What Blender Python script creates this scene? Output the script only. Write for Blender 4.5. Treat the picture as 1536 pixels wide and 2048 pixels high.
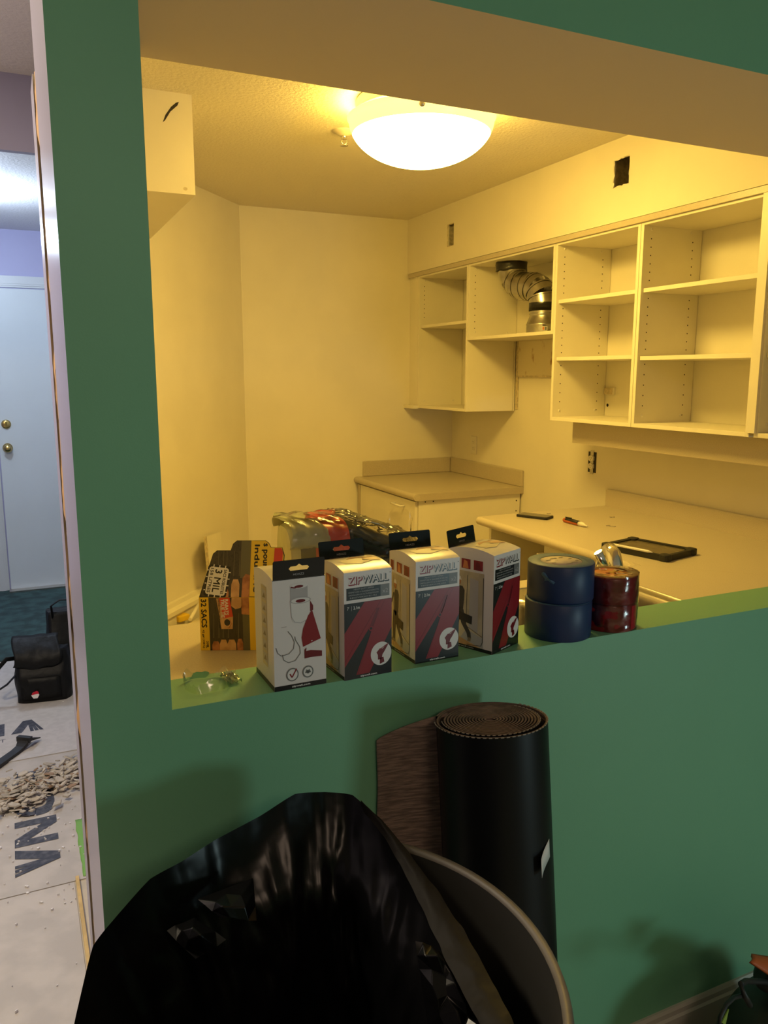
import bpy, bmesh, math, random
from mathutils import Vector, Matrix, noise
random.seed(7)
for o in list(bpy.data.objects): bpy.data.objects.remove(o)
SC = bpy.context.scene; COL = SC.collection; PI = math.pi

# ------------------------------------------------------------------ camera, world, lights, exposure
RC = Matrix(((0.907269, -0.071799, 0.414375), (-0.420550, -0.154895, 0.893949), (0, -0.985318, -0.170727)))
cam_d = bpy.data.cameras.new('camera'); cam_d.sensor_fit = 'HORIZONTAL'; cam_d.sensor_width = 36
cam_d.lens = 36 * 1590 / 1536; cam_d.clip_start = .02; cam_d.clip_end = 60
cam = bpy.data.objects.new('camera', cam_d); COL.objects.link(cam)
cx_, cy_, cz_ = RC.col[0], RC.col[1], RC.col[2]
m4 = Matrix.Identity(4)
for i in range(3):
    m4[i][0] = cx_[i]; m4[i][1] = -cy_[i]; m4[i][2] = -cz_[i]
m4[2][3] = 1.5
cam.matrix_world = m4; SC.camera = cam
SC.view_settings.view_transform = 'Standard'; SC.view_settings.look = 'None'
SC.view_settings.gamma = 1; SC.view_settings.use_curve_mapping = False; SC.view_settings.exposure = 0.0
w = bpy.data.worlds.new('world'); SC.world = w; w.use_nodes = True
w.node_tree.nodes['Background'].inputs[0].default_value = (.5, .6, .7, 1); w.node_tree.nodes['Background'].inputs[1].default_value = .02
KITCHEN_ES, KITCHEN_C = 53.0, (1.0, .66, .125)      # the lit glass bowl of the kitchen lamp
def area(name, loc, target, sx, sy, power, color):
    l = bpy.data.lights.new(name, 'AREA'); l.shape = 'RECTANGLE'; l.size = sx; l.size_y = sy; l.energy = power; l.color = color
    o = bpy.data.objects.new(name, l); COL.objects.link(o); o.location = loc
    o.rotation_euler = (Vector(target) - Vector(loc)).to_track_quat('-Z', 'Y').to_euler(); return o
area('living_window_light', (2.6, -1.5, .75), (.7, 1.2, .8), .45, .5, 14, (.72, 1.0, 1.02))
area('living_ceiling_light', (.3, -1.6, 2.40), (.3, -1.4, 0), .7, .7, 17, (1.0, .72, .52))
def pt(name, loc, power, color, r):
    l = bpy.data.lights.new(name, 'POINT'); l.energy = power; l.color = color; l.shadow_soft_size = r
    o = bpy.data.objects.new(name, l); COL.objects.link(o); o.location = loc; return o
pt('hall_lamp_light', (-.17, 4.75, 2.22), 30, (.68, .82, 1.0), .05)
pt('entry_ceiling_fill', (-.85, 1.75, 2.12), 4.5, (1.0, .66, .34), .12)  # added fill that warms the near ceiling; no lamp hangs here
area('entry_lamp_light', (-.80, 1.80, 2.42), (-.75, 1.9, 0), .35, .35, 43, (1.0, .86, .62))

# ------------------------------------------------------------------ helpers
H = 1.5
def ray(u, v):
    a, b = (u - 768) / 1590, (v - 1024) / 1590
    return Vector([RC[i][0] * a + RC[i][1] * b + RC[i][2] for i in range(3)])
def atz(u, v, z): d = ray(u, v); return Vector((0, 0, H)) + d * ((z - H) / d.z)
def aty(u, v, y): d = ray(u, v); return Vector((0, 0, H)) + d * (y / d.y)
def atx(u, v, x): d = ray(u, v); return Vector((0, 0, H)) + d * (x / d.x)
def lin(r, g, b): return tuple(((c / 255 + .055) / 1.055) ** 2.4 if c > 10 else c / 255 / 12.92 for c in (r, g, b))
MATS = {}
def mat(name, col, rough=.6, metal=0, var=0, vs=8, bump=0, bs=200, bdist=.001, coat=0, col2=None, spec=.5, emit=None, es=0, vdetail=4, trans=0, stretch=None, spread=(.4, .6)):
    m = bpy.data.materials.new(name); m.use_nodes = True; nt = m.node_tree; N = nt.nodes; L = nt.links
    b = N['Principled BSDF']; b.inputs['Base Color'].default_value = (*col, 1); b.inputs['Roughness'].default_value = rough
    b.inputs['Metallic'].default_value = metal; b.inputs['Coat Weight'].default_value = coat; b.inputs['Specular IOR Level'].default_value = spec
    b.inputs['Transmission Weight'].default_value = trans
    tc = N.new('ShaderNodeTexCoord'); src = tc.outputs['Object']
    if stretch:
        mp = N.new('ShaderNodeMapping'); mp.inputs['Scale'].default_value = stretch; L.new(src, mp.inputs[0]); src = mp.outputs[0]
    if var or col2:
        n = N.new('ShaderNodeTexNoise'); n.inputs['Scale'].default_value = vs; n.inputs['Detail'].default_value = vdetail; L.new(src, n.inputs['Vector'])
        r = N.new('ShaderNodeValToRGB'); L.new(n.outputs[0], r.inputs[0])
        c2 = col2 or tuple(c * (1 - var) for c in col)
        r.color_ramp.elements[0].position = spread[0]; r.color_ramp.elements[1].position = spread[1]
        r.color_ramp.elements[0].color = (*c2, 1); r.color_ramp.elements[1].color = (*col, 1)
        L.new(r.outputs[0], b.inputs['Base Color'])
    if bump:
        n = N.new('ShaderNodeTexNoise'); n.inputs['Scale'].default_value = bs; n.inputs['Detail'].default_value = 3; L.new(src, n.inputs['Vector'])
        bp = N.new('ShaderNodeBump'); bp.inputs['Strength'].default_value = bump; bp.inputs['Distance'].default_value = bdist
        L.new(n.outputs[0], bp.inputs['Height']); L.new(bp.outputs[0], b.inputs['Normal'])
    if emit:
        b.inputs['Emission Color'].default_value = (*emit, 1); b.inputs['Emission Strength'].default_value = es
    MATS[name] = m; return m
def film(name, tint=(1, 1, 1), rough=.08, base=.05, bump=.6):
    m = bpy.data.materials.new(name); m.use_nodes = True; nt = m.node_tree; N = nt.nodes; L = nt.links
    for n in list(N): N.remove(n)
    out = N.new('ShaderNodeOutputMaterial'); mx = N.new('ShaderNodeMixShader'); t = N.new('ShaderNodeBsdfTransparent'); g = N.new('ShaderNodeBsdfGlossy')
    t.inputs[0].default_value = (*tint, 1); g.inputs['Roughness'].default_value = rough
    fr = N.new('ShaderNodeFresnel'); fr.inputs[0].default_value = 1.5
    ad = N.new('ShaderNodeMath'); ad.operation = 'ADD'; ad.inputs[1].default_value = base; L.new(fr.outputs[0], ad.inputs[0])
    tc = N.new('ShaderNodeTexCoord'); n = N.new('ShaderNodeTexNoise'); n.inputs['Scale'].default_value = 45; L.new(tc.outputs['Object'], n.inputs['Vector'])
    bp = N.new('ShaderNodeBump'); bp.inputs['Strength'].default_value = bump; bp.inputs['Distance'].default_value = .004; L.new(n.outputs[0], bp.inputs['Height'])
    L.new(bp.outputs[0], g.inputs['Normal']); L.new(bp.outputs[0], fr.inputs['Normal'])
    L.new(ad.outputs[0], mx.inputs[0]); L.new(t.outputs[0], mx.inputs[1]); L.new(g.outputs[0], mx.inputs[2]); L.new(mx.outputs[0], out.inputs[0])
    MATS[name] = m; return m

class MB:
    def __init__(s): s.v = []; s.f = []; s.m = []; s.sm = []; s.mats = []
    def mi(s, m):
        if m not in s.mats: s.mats.append(m)
        return s.mats.index(m)
    def add(s, vs, fs, m, smooth=False):
        b = len(s.v); s.v += [tuple(v) for v in vs]; k = s.mi(m)
        for f in fs: s.f.append([b + i for i in f]); s.m.append(k); s.sm.append(smooth)
    def box(s, x0, x1, y0, y1, z0, z1, m, faces=None):
        vs = [(x0, y0, z0), (x1, y0, z0), (x1, y1, z0), (x0, y1, z0), (x0, y0, z1), (x1, y0, z1), (x1, y1, z1), (x0, y1, z1)]
        F = {'-z': (3, 2, 1, 0), '+z': (4, 5, 6, 7), '-y': (0, 1, 5, 4), '+x': (1, 2, 6, 5), '+y': (2, 3, 7, 6), '-x': (3, 0, 4, 7)}
        for k, f in F.items(): s.add([vs[i] for i in f], [(0, 1, 2, 3)], (faces or {}).get(k, m))
    def prism(s, poly, a, b, axis, m, m2=None):
        """poly: 2D points; extruded from a to b along axis ('x': (y,z), 'y': (x,z), 'z': (x,y))"""
        def P(p, t): return {'x': (t, p[0], p[1]), 'y': (p[0], t, p[1]), 'z': (p[0], p[1], t)}[axis]
        n = len(poly)
        s.add([P(p, a) for p in poly], [tuple(range(n))], m2 or m); s.add([P(p, b) for p in poly], [tuple(range(n))[::-1]], m2 or m)
        for i in range(n):
            j = (i + 1) % n; s.add([P(poly[i], a), P(poly[j], a), P(poly[j], b), P(poly[i], b)], [(0, 1, 2, 3)], m)
    def lathe(s, prof, c, m, n=48, axis=(0, 0, 1), smooth=True, a0=0, a1=2 * PI):
        q = Vector((0, 0, 1)).rotation_difference(Vector(axis).normalized()); c = Vector(c)
        full = abs(a1 - a0 - 2 * PI) < 1e-6; k = n if full else n + 1; vs = []
        for r, z in prof:
            for i in range(k):
                a = a0 + (a1 - a0) * i / n; vs.append(c + q @ Vector((r * math.cos(a), r * math.sin(a), z)))
        fs = [(j * k + i, j * k + (i + 1) % k, (j + 1) * k + (i + 1) % k, (j + 1) * k + i) for j in range(len(prof) - 1) for i in range(n)]
        s.add(vs, fs, m, smooth)
    def tube(s, pts, r, m, n=12, caps=True, flat=1.0, up=(0, 0, 1)):
        pts = [Vector(p) for p in pts]; R = r if isinstance(r, (list, tuple)) else [r] * len(pts); vs = []; prev = None
        for i, p in enumerate(pts):
            t = (pts[min(i + 1, len(pts) - 1)] - pts[max(i - 1, 0)]).normalized()
            u = Vector(up) if prev is None else prev
            u = (u - t * u.dot(t))
            if u.length < 1e-4: u = Vector((1, 0, 0)) - t * t.x
            u.normalize(); prev = u; v = t.cross(u)
            for k in range(n):
                a = 2 * PI * k / n; vs.append(p + u * (R[i] * math.cos(a)) + v * (R[i] * flat * math.sin(a)))
        fs = [(j * n + i, j * n + (i + 1) % n, (j + 1) * n + (i + 1) % n, (j + 1) * n + i) for j in range(len(pts) - 1) for i in range(n)]
        s.add(vs, fs, m, True)
        if caps:
            s.add(vs[:n], [tuple(range(n))[::-1]], m); s.add(vs[-n:], [tuple(range(n))], m)
    def grid(s, fn, nu, nv, m, smooth=True, wrap=False):
        vs = [fn(i / (nu if wrap else nu - 1), j / (nv - 1)) for j in range(nv) for i in range(nu)]
        k = nu if wrap else nu - 1
        fs = [(j * nu + i, j * nu + (i + 1) % nu, (j + 1) * nu + (i + 1) % nu, (j + 1) * nu + i) for j in range(nv - 1) for i in range(k)]
        s.add(vs, fs, m, smooth)
    def build(s, name, parent=None, loc=None, rot=None, bevel=0, merge=True, solid=0, seg=2):
        me = bpy.data.meshes.new(name); me.from_pydata(s.v, [], s.f)
        for m in s.mats: me.materials.append(m)
        me.polygons.foreach_set('material_index', s.m); me.polygons.foreach_set('use_smooth', s.sm)
        if merge:
            bm = bmesh.new(); bm.from_mesh(me); bmesh.ops.remove_doubles(bm, verts=bm.verts, dist=1e-5); bmesh.ops.recalc_face_normals(bm, faces=bm.faces); bm.to_mesh(me); bm.free()
        me.update(); o = bpy.data.objects.new(name, me); COL.objects.link(o)
        if parent: o.parent = parent
        if loc: o.location = loc
        if rot: o.rotation_euler = rot
        if solid:
            md = o.modifiers.new('solid', 'SOLIDIFY'); md.thickness = solid; md.offset = 0
        if bevel:
            md = o.modifiers.new('bevel', 'BEVEL'); md.width = bevel; md.segments = seg; md.limit_method = 'ANGLE'; md.angle_limit = .6
        return o
def tag(o, label, cat=None, group=None, kind=None):
    if label: o['label'] = label
    if cat: o['category'] = cat
    if group: o['group'] = group
    if kind: o['kind'] = kind
    return o
def empty(name, loc, label, cat, group=None, rot=(0, 0, 0)):
    o = bpy.data.objects.new(name, None); COL.objects.link(o); o.location = loc; o.rotation_euler = rot; o.empty_display_size = .05
    return tag(o, label, cat, group)
def struct(o): o['kind'] = 'structure'; return o
def copy_tree(o, parent=None):
    c = o.copy(); COL.objects.link(c); c.parent = parent
    for ch in [x for x in bpy.data.objects if x.parent == o]: copy_tree(ch, c)
    return c
TX = {}
def textmesh(s):
    if s not in TX:
        cu = bpy.data.curves.new('t', 'FONT'); cu.body = s; cu.size = 1; cu.resolution_u = 2; cu.align_x = 'LEFT'; cu.fill_mode = 'FRONT'
        o = bpy.data.objects.new('t', cu); me = bpy.data.meshes.new_from_object(o)
        vs = [(v.co.x, v.co.y) for v in me.vertices]; fs = [tuple(p.vertices) for p in me.polygons]
        xs = [v[0] for v in vs]; ys = [v[1] for v in vs]; x0, x1, y0, y1 = min(xs), max(xs), min(ys), max(ys)
        TX[s] = ([((x - x0) / (x1 - x0), (y - y0) / (y1 - y0)) for x, y in vs], fs)
        bpy.data.objects.remove(o); bpy.data.curves.remove(cu); bpy.data.meshes.remove(me)
    return TX[s]
class Print:
    """flat print on a face: local (u,v) metres on the plane O + u U + v V, lifted along N by layer"""
    def __init__(s, O, U, V, step=.00012):
        s.O, s.U, s.V = Vector(O), Vector(U).normalized(), Vector(V).normalized(); s.N = s.U.cross(s.V); s.mb = MB(); s.step = step
    def P(s, u, v, l): return s.O + s.U * u + s.V * v + s.N * (.0002 + s.step * l)
    def poly(s, pts, m, l=0): s.mb.add([s.P(u, v, l) for u, v in pts], [tuple(range(len(pts)))], m)
    def rect(s, u0, v0, u1, v1, m, l=0): s.poly([(u0, v0), (u1, v0), (u1, v1), (u0, v1)], m, l)
    def ell(s, u, v, a, b, m, l=0, n=24): s.poly([(u + a * math.cos(2 * PI * i / n), v + b * math.sin(2 * PI * i / n)) for i in range(n)], m, l)
    def line(s, pts, wd, m, l=0):
        for (a, b), (c, d) in zip(pts, pts[1:]):
            q = math.hypot(c - a, d - b) or 1; nx, ny = -(d - b) / q * wd / 2, (c - a) / q * wd / 2
            s.poly([(a + nx, b + ny), (a - nx, b - ny), (c - nx, d - ny), (c + nx, d + ny)], m, l)
    def text(s, t, u0, v0, u1, v1, m, l=1, rot=0, slant=0):
        """fit the string into the rectangle; rot 0, 90 (reads upward) or -90 (reads downward)"""
        vs, fs = textmesh(t)
        def T(x, y):
            x2 = x + slant * (y - .5)
            if rot == 0: return u0 + x2 * (u1 - u0), v0 + y * (v1 - v0)
            if rot == 90: return u1 - y * (u1 - u0), v0 + x2 * (v1 - v0)
            if rot == -90: return u0 + y * (u1 - u0), v1 - x2 * (v1 - v0)
            if rot == 180: return u1 - x2 * (u1 - u0), v1 - y * (v1 - v0)
        s.mb.add([s.P(*T(x, y), l) for x, y in vs], fs, m)
    def bold(s, t, u0, v0, u1, v1, m, l=1, rot=0, k=.0004, slant=0):
        for i, (a, b) in enumerate(((0, 0), (k, 0), (-k, 0), (0, k), (0, -k))): s.text(t, u0 + a, v0 + b, u1 + a, v1 + b, m, l + i * .15, rot, slant)
    def build(s, name, parent): return s.mb.build(name, parent, merge=False)

# ------------------------------------------------------------------ materials
green = mat('green_wall_paint', (.165, .41, .25), .45, bump=.12, bs=350, var=.04, vs=3)
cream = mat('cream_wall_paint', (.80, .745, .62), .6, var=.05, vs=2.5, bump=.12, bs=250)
beigew = mat('shaded_header_paint', (.62, .52, .40), .6, bump=.1, bs=250)  # white header paint, its dim bounce light put into a darker beige
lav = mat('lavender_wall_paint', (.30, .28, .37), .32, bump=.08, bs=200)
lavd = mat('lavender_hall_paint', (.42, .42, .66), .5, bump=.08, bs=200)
ceilm = mat('textured_ceiling_paint', (.74, .68, .56), .75, bump=.7, bs=75, bdist=.005)
halceil = mat('textured_hall_ceiling', (.70, .70, .72), .6, bump=.9, bs=75, bdist=.004)
melam = mat('cream_melamine', (.80, .75, .62), .38, var=.03, vs=5)
melamd = mat('particle_board_edge', (.66, .56, .38), .7, var=.3, vs=60)
hole = mat('dark_hole', (.01, .008, .006), .9)
lamin = mat('beige_laminate', (.55, .48, .37), .35, var=.10, vs=300, vdetail=2)
lamend = mat('laminate_end_cap', (.50, .43, .33), .4, var=.08, vs=200)
wood = mat('raw_torn_wood', (.42, .25, .12), .85, var=.5, vs=25, bump=.8, bs=60, bdist=.004, stretch=(1, 1, .3))
steel = mat('brushed_steel', (.55, .53, .50), .28, 1, bump=.1, bs=300, stretch=(1, 20, 1))
chrome = mat('chrome', (.8, .78, .75), .08, 1)
galv = mat('galvanised_duct', (.55, .53, .48), .26, 1, var=.25, vs=14, bump=.15, bs=30)
brass = mat('brass', (.55, .42, .16), .22, 1)
tapeblk = mat('black_foil_tape', (.015, .014, .013), .3, bump=.5, bs=90, bdist=.002)
black = mat('black_matte', (.012, .012, .013), .5)
blackp = mat('black_glossy_print', (.010, .010, .012), .22)
doorw = mat('white_door_paint', (.62, .68, .72), .4, var=.03, vs=3)
trimw = mat('white_trim_paint', (.60, .63, .66), .35)
carpet = mat('teal_carpet', (.045, .105, .105), .95, var=.45, vs=12, bump=1, bs=400, bdist=.004)
board = mat('grey_floor_board', (.50, .47, .45), .6, var=.10, vs=30, bump=.12, bs=120)
board2 = mat('grey_floor_board_warm_lit', (.47, .43, .39), .5, var=.15, vs=9, bump=.25, bs=60)  # same sheets as board, warm lamplight put into a browner grey
vinyl = mat('kitchen_vinyl', (.50, .43, .32), .5, var=.1, vs=10)
ink = mat('navy_floor_ink', (.030, .033, .05), .6, col2=(.10, .10, .12), vs=55, spread=(.28, .55))
basebd = mat('baseboard_paint', (.50, .46, .40), .4)
plasw = mat('white_plastic', (.78, .74, .66), .35)
plasdk = mat('dark_box_interior', (.03, .025, .02), .8)
bulb = mat('lit_glass_bowl', (.9, .85, .7), .3, emit=KITCHEN_C, es=KITCHEN_ES)
bulbr = mat('lit_glass_bowl_rim', (.9, .85, .7), .3, emit=(1, .80, .25), es=1.5)
panm = mat('lamp_pan', (.65, .6, .5), .4)
card = mat('white_carton', (.72, .68, .68), .42)
cardtop = mat('carton_top', (.78, .74, .66), .22)
red = mat('print_red', (.24, .009, .016), .3); dred = mat('print_dark_red', (.15, .006, .012), .3); blk = mat('print_black', (.010, .009, .010), .28)
white = mat('print_white', (.72, .70, .70), .4); grey = mat('print_grey', (.16, .16, .16), .4); lgrey = mat('print_light_grey', (.42, .40, .41), .4)
sepia = mat('print_cream_photo', (.60, .52, .36), .35, col2=(.42, .36, .25), vs=18); sepd = mat('print_brown_photo', (.22, .17, .11), .35, col2=(.12, .09, .06), vs=18)
mandk = mat('print_clothing_dark', (.035, .032, .032), .35); skin = mat('print_skin', (.52, .22, .09), .35, col2=(.30, .11, .045), vs=40)
skinl = mat('print_skin_light', (.66, .40, .20), .35, col2=(.50, .28, .13), vs=40)
yel = mat('print_yellow', (.78, .52, .03), .35); orng = mat('print_orange', (.60, .20, .06), .3); olive = mat('print_olive_grey', (.13, .12, .07), .35)
bagink = mat('print_bag_black', (.022, .018, .014), .3, col2=(.055, .045, .035), vs=35, stretch=(9, 9, 1), spread=(.5, .75)); redor = mat('print_red_orange', (.62, .06, .03), .3)
bluet = mat('blue_tape', (.007, .026, .10), .45, bump=.15, bs=60, var=.15, vs=20); bluetop = mat('blue_tape_edge', (.035, .10, .20), .55, bump=.3, bs=300)
redt = mat('red_tape', (.20, .006, .012), .16, bump=.2, bs=40, bdist=.002); redtl = mat('red_tape_bright', (.50, .01, .03), .2)
kraft = mat('tape_core_paper', (.55, .47, .42), .6)
phoneg = mat('screen_glass', (.05, .05, .045), .06, spec=.8)
tabg = mat('dusty_tablet_screen', (.16, .13, .08), .25, var=.5, vs=60)
rubber = mat('black_rubber', (.012, .012, .012), .55)
bagp = mat('black_bag_plastic', (.0025, .0025, .003), .27, bump=.25, bs=9, bdist=.02, spec=.22)
bagp2 = mat('thin_bag_hem', (.009, .0075, .006), .6, spec=.12, bump=.3, bs=25, bdist=.01)
bing = mat('grey_bin_plastic', (.115, .10, .083), .5, var=.15, vs=30)
binin = mat('shaded_bin_inside', (.02, .019, .017), .6)  # the bin's grey plastic again, darkened for the shade inside
vinr = mat('black_vinyl_mat', (.0035, .004, .005), .42, spec=.22)
jute = mat('brown_woven_backing', (.26, .18, .145), .9, var=.45, vs=260, stretch=(.12, .12, 1), bump=1, bs=300, bdist=.003)
nylon = mat('black_nylon', (.0035, .004, .0045), .55, spec=.25, bump=.3, bs=30, bdist=.01, var=.3, vs=10)
dgreen = mat('dark_green_nylon', (.012, .016, .011), .5, bump=.3, bs=60)
lime = mat('lime_accent', (.20, .30, .03), .5); orngm = mat('orange_strap', (.45, .10, .02), .6)
chip = mat('plaster_chip', (.50, .45, .38), .9, var=.25, vs=20); chipb = mat('brown_chip', (.30, .20, .13), .9)
gtape = mat('green_painter_tape', (.16, .36, .07), .6)
palew = mat('pale_wrap', (.50, .52, .36), .45, var=.1, vs=12, bump=.2, bs=25, bdist=.004)
clear = film('clear_film', (1, .99, .96), .14, .04, .3)
clearm = film('milky_film', (.93, .92, .86), .2, .14)
stain = mat('stained_wall_panel', (.74, .66, .48), .5, col2=(.36, .18, .05), vs=16, spread=(.27, .40), stretch=(1, 1, .7))

# ------------------------------------------------------------------ setting
G = 1.163
def wall(name, *boxes, bevel=0):
    mb = MB()
    for b in boxes: mb.box(*b[:6], b[6], b[7] if len(b) > 7 else None)
    return struct(mb.build(name, bevel=bevel, merge=False))
wall('floor', (-1.3, 4.2, -3.2, 6.2, -.06, 0, vinyl))
wall('ceiling', (-1.3, 4.2, -3.2, 2.962, 2.44, 2.5, ceilm), (.30, 4.2, 2.962, 6.2, 2.44, 2.5, ceilm), (-1.3, .30, 2.962, 6.2, 2.44, 2.5, halceil))
# pass-through wall: green towards the living room and on the sill
F_ = {'-y': green, '+z': green}
wall('wall_front', (.186, 4.2, G, 1.285, 0, 1.0, cream, F_),
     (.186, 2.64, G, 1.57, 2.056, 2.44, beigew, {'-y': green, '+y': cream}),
     (2.64, 4.2, G, 1.285, 1.0, 2.44, cream, F_))
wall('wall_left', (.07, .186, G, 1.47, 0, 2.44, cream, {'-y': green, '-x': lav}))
# torn end of the old wall: studs showing between two skins of drywall
mb = MB()
def torn(u, v):
    z = 1.985 * v; n = noise.noise(Vector((u * 3, z * 9, 3))) * .006 + noise.noise(Vector((u * 9, z * 35, 1))) * .003
    return Vector((.073 + n, 1.465 + .05 * u, z))
mb.grid(torn, 7, 200, wood); mb.box(.083, .186, 1.47, 1.52, 0, 1.985, wood); mb.box(.10, .186, 1.47, 1.52, 1.985, 2.44, cream)
struct(mb.build('trim_1', merge=False))
mb = MB()
def skinfn(u, v):
    z = 1.985 * v; return Vector((.068, 1.512 + (.004 * noise.noise(Vector((0, z * 14, 5))) if u < .5 else .10), z))
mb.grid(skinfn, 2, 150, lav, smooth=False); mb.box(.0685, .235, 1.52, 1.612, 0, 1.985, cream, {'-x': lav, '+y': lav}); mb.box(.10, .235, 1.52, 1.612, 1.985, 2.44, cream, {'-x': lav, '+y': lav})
struct(mb.build('wall_left_end', merge=False))
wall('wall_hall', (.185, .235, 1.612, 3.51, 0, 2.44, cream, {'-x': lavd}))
mb = MB(); dx, dy = .631 - 1.24, 3.92 - 4.62; L_ = math.hypot(dx, dy); ex, ey = dx / L_, dy / L_
mb.box(0, 1.51, -.08, 0, 0, 2.44, cream); struct(mb.build('wall_corner', loc=(1.24, 4.62, 0), rot=(0, 0, math.atan2(dy, dx)), merge=False))
wall('wall_back', (1.20, 2.72, 4.62, 4.70, 0, 2.44, cream))
wall('wall_right', (2.64, 2.72, 1.285, 4.62, 0, 2.44, cream))
wall('wall_hall_far', (-1.3, 1.4, 6.0, 6.08, 0, 2.44, lavd))
wall('wall_hall_side', (1.3, 1.38, 4.7, 6.0, 0, 2.44, lavd))
wall('wall_hall_left', (-1.38, -1.3, -3.2, 6.08, 0, 2.44, lav))
wall('wall_living_rear', (-1.3, 4.2, -3.28, -3.2, 0, 2.44, green))
wall('wall_living_right', (4.2, 4.28, -3.28, 1.285, 0, 2.44, green))
wall('trim_2', (-1.3, .185, 2.962, 2.992, 2.207, 2.44, lav))                       # beam across the hall
# soffit above the wall cabinets, with two cut-outs
mb = MB(); SX = 2.304
hA = (2.640, 2.735, 2.252, 2.362); hB = (4.045, 4.117, 2.212, 2.332)
ys = [1.57, hA[0], hA[1], hB[0], hB[1], 4.62]
for a, b in zip(ys, ys[1:]):
    h = hA if abs(a - hA[0]) < 1e-6 else hB if abs(a - hB[0]) < 1e-6 else None
    if not h: mb.box(SX, SX + .013, a, b, 2.116, 2.44, cream)
    else: mb.box(SX, SX + .013, a, b, 2.116, h[2], cream); mb.box(SX, SX + .013, a, b, h[3], 2.44, cream)
mb.box(SX + .013, 2.64, 1.57, 4.62, 2.116, 2.13, cream)
for h in (hA, hB):
    mb.box(SX + .2, SX + .21, h[0] - .1, h[1] + .1, h[2] - .1, 2.43, hole); mb.box(SX + .0135, SX + .2, h[1] + .02, h[1] + .06, h[2] - .1, 2.43, melamd)
struct(mb.build('wall_soffit', merge=False))
# ragged drywall paper around the cut-outs
for k, h in enumerate((hA, hB)):
    mb = MB(); random.seed(20 + k)
    c = [(h[0], h[2]), (h[1], h[2]), (h[1], h[3]), (h[0], h[3])]
    for i in range(4):
        a, b = Vector(c[i]), Vector(c[(i + 1) % 4]); cen = Vector(((h[0] + h[1]) / 2, (h[2] + h[3]) / 2)); n = 9; inn = []; out = []
        for j in range(n + 1):
            p = a.lerp(b, j / n); d = (cen - p).normalized(); inn.append(p + d * random.uniform(.001, .007)); out.append(p - d * .001)
        for j in range(n): mb.add([(SX - .0006, *out[j]), (SX - .0006, *out[j + 1]), (SX + .003, *inn[j + 1]), (SX + .003, *inn[j])], [(0, 1, 2, 3)], plasw if k == 0 else melamd)
    struct(mb.build('trim_3', merge=False))
# bulkhead at the upper left, with a gash
mb = MB(); mb.box(.25, .631, 2.924, 3.94, 2.115, 2.44, cream); bh = struct(mb.build('wall_bulkhead', merge=False))
pr = Print((.335, 2.924, 2.115), (1, 0, 0), (0, 0, 1))
pr.poly([(.195, .225), (.203, .232), (.222, .262), (.247, .285), (.252, .297), (.242, .293), (.225, .278), (.205, .250)], plasdk)
pr.ell(.262, .018, .008, .006, melamd, 0, 10); pr.build('torn_gash', bh)
# hall lamp and kitchen ceiling pieces come with the objects below
# hall: carpet, door, casing
wall('trim_4', (-1.3, 1.3, 4.47, 6.0, 0, .012, carpet))
dr = struct(bpy.data.objects.new('door_1', None)); COL.objects.link(dr); dr.location = (-.10, 5.97, .02)
mb = MB(); mb.box(0, .80, 0, .04, 0, 2.04, doorw); mb.build('door_slab', dr, bevel=.003)
mb = MB(); mb.lathe([(0, -.012), (.022, -.012), (.029, -.008), (.031, 0)], (.052, 0, 1.147), brass, 28, (0, 1, 0)); mb.box(.046, .058, -.024, -.008, 1.129, 1.165, brass)
o = mb.build('deadbolt', dr); o['label'] = 'brass deadbolt'
mb = MB(); mb.lathe([(0, -.062), (.018, -.060), (.027, -.048), (.027, -.038), (.014, -.026), (.011, -.010), (.030, -.007), (.032, 0)], (.050, 0, .987), brass, 28, (0, 1, 0))
o = mb.build('door_knob', dr); o['label'] = 'round brass knob'
mb = MB()
for (a, b, c, d) in ((.0, .075, 0, .012), (.012, .062, .012, .018), (.024, .05, .018, .022)):
    mb.box(-.108 - b, -.108 - a, 6 - d, 6 - c, 0, 2.075 + b, trimw); mb.box(-.108 - b, .95, 6 - d, 6 - c, 2.068 + a, 2.068 + b, trimw)
struct(mb.build('trim_5', merge=False))
wall('trim_6', (-.11, .78, 5.90, 5.995, .012, .022, steel))                       # metal threshold
# baseboards
def baseboard(name, x0, x1, y, h=.09, m=basebd):
    mb = MB(); mb.prism([(y, 0), (y - .014, 0), (y - .014, h - .022), (y - .009, h - .018), (y - .009, h - .006), (y - .005, h), (y, h)], x0, x1, 'x', m); return struct(mb.build(name, merge=False))
baseboard('baseboard_front', .186, 4.2, G)
# electric heater / rail on the slanted wall, dusty top
mb = MB(); mb.box(0.05, 1.25, 0, .05, 0, .33, cream); mb.box(.05, 1.25, 0, .062, .33, .352, melam); mb.box(.05, 1.25, 0, .02, .352, .375, melam)
struct(mb.build('baseboard_corner', loc=(1.24, 4.62, 0), rot=(0, 0, math.atan2(dy, dx)), merge=False))

# ------------------------------------------------------------------ kitchen lamp, sprinkler, hall lamp
root = empty('ceiling_light', (1.373, 2.65, 2.44), 'lit round frosted glass bowl light on the kitchen ceiling', 'light')
mb = MB(); R_ = .255
mb.lathe([(.0, -.215)] + [(R_ * math.sin(t), -.065 - .15 * math.cos(t) ** 1.0) for t in [i * PI / 2 / 20 for i in range(1, 17)]], (0, 0, 0), bulb, 64)
mb.lathe([(R_ * math.sin(t), -.065 - .15 * math.cos(t)) for t in [i * PI / 2 / 20 for i in range(16, 21)]] + [(R_ + .006, -.060), (R_, -.056)], (0, 0, 0), bulbr, 64)
mb.build('glass_bowl', root)
mb = MB(); mb.lathe([(0, 0), (.225, 0), (.232, -.012), (.222, -.02), (.222, -.034), (.232, -.042), (.20, -.05), (0, -.05)], (0, 0, 0), panm, 64); mb.build('lamp_pan', root)
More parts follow.
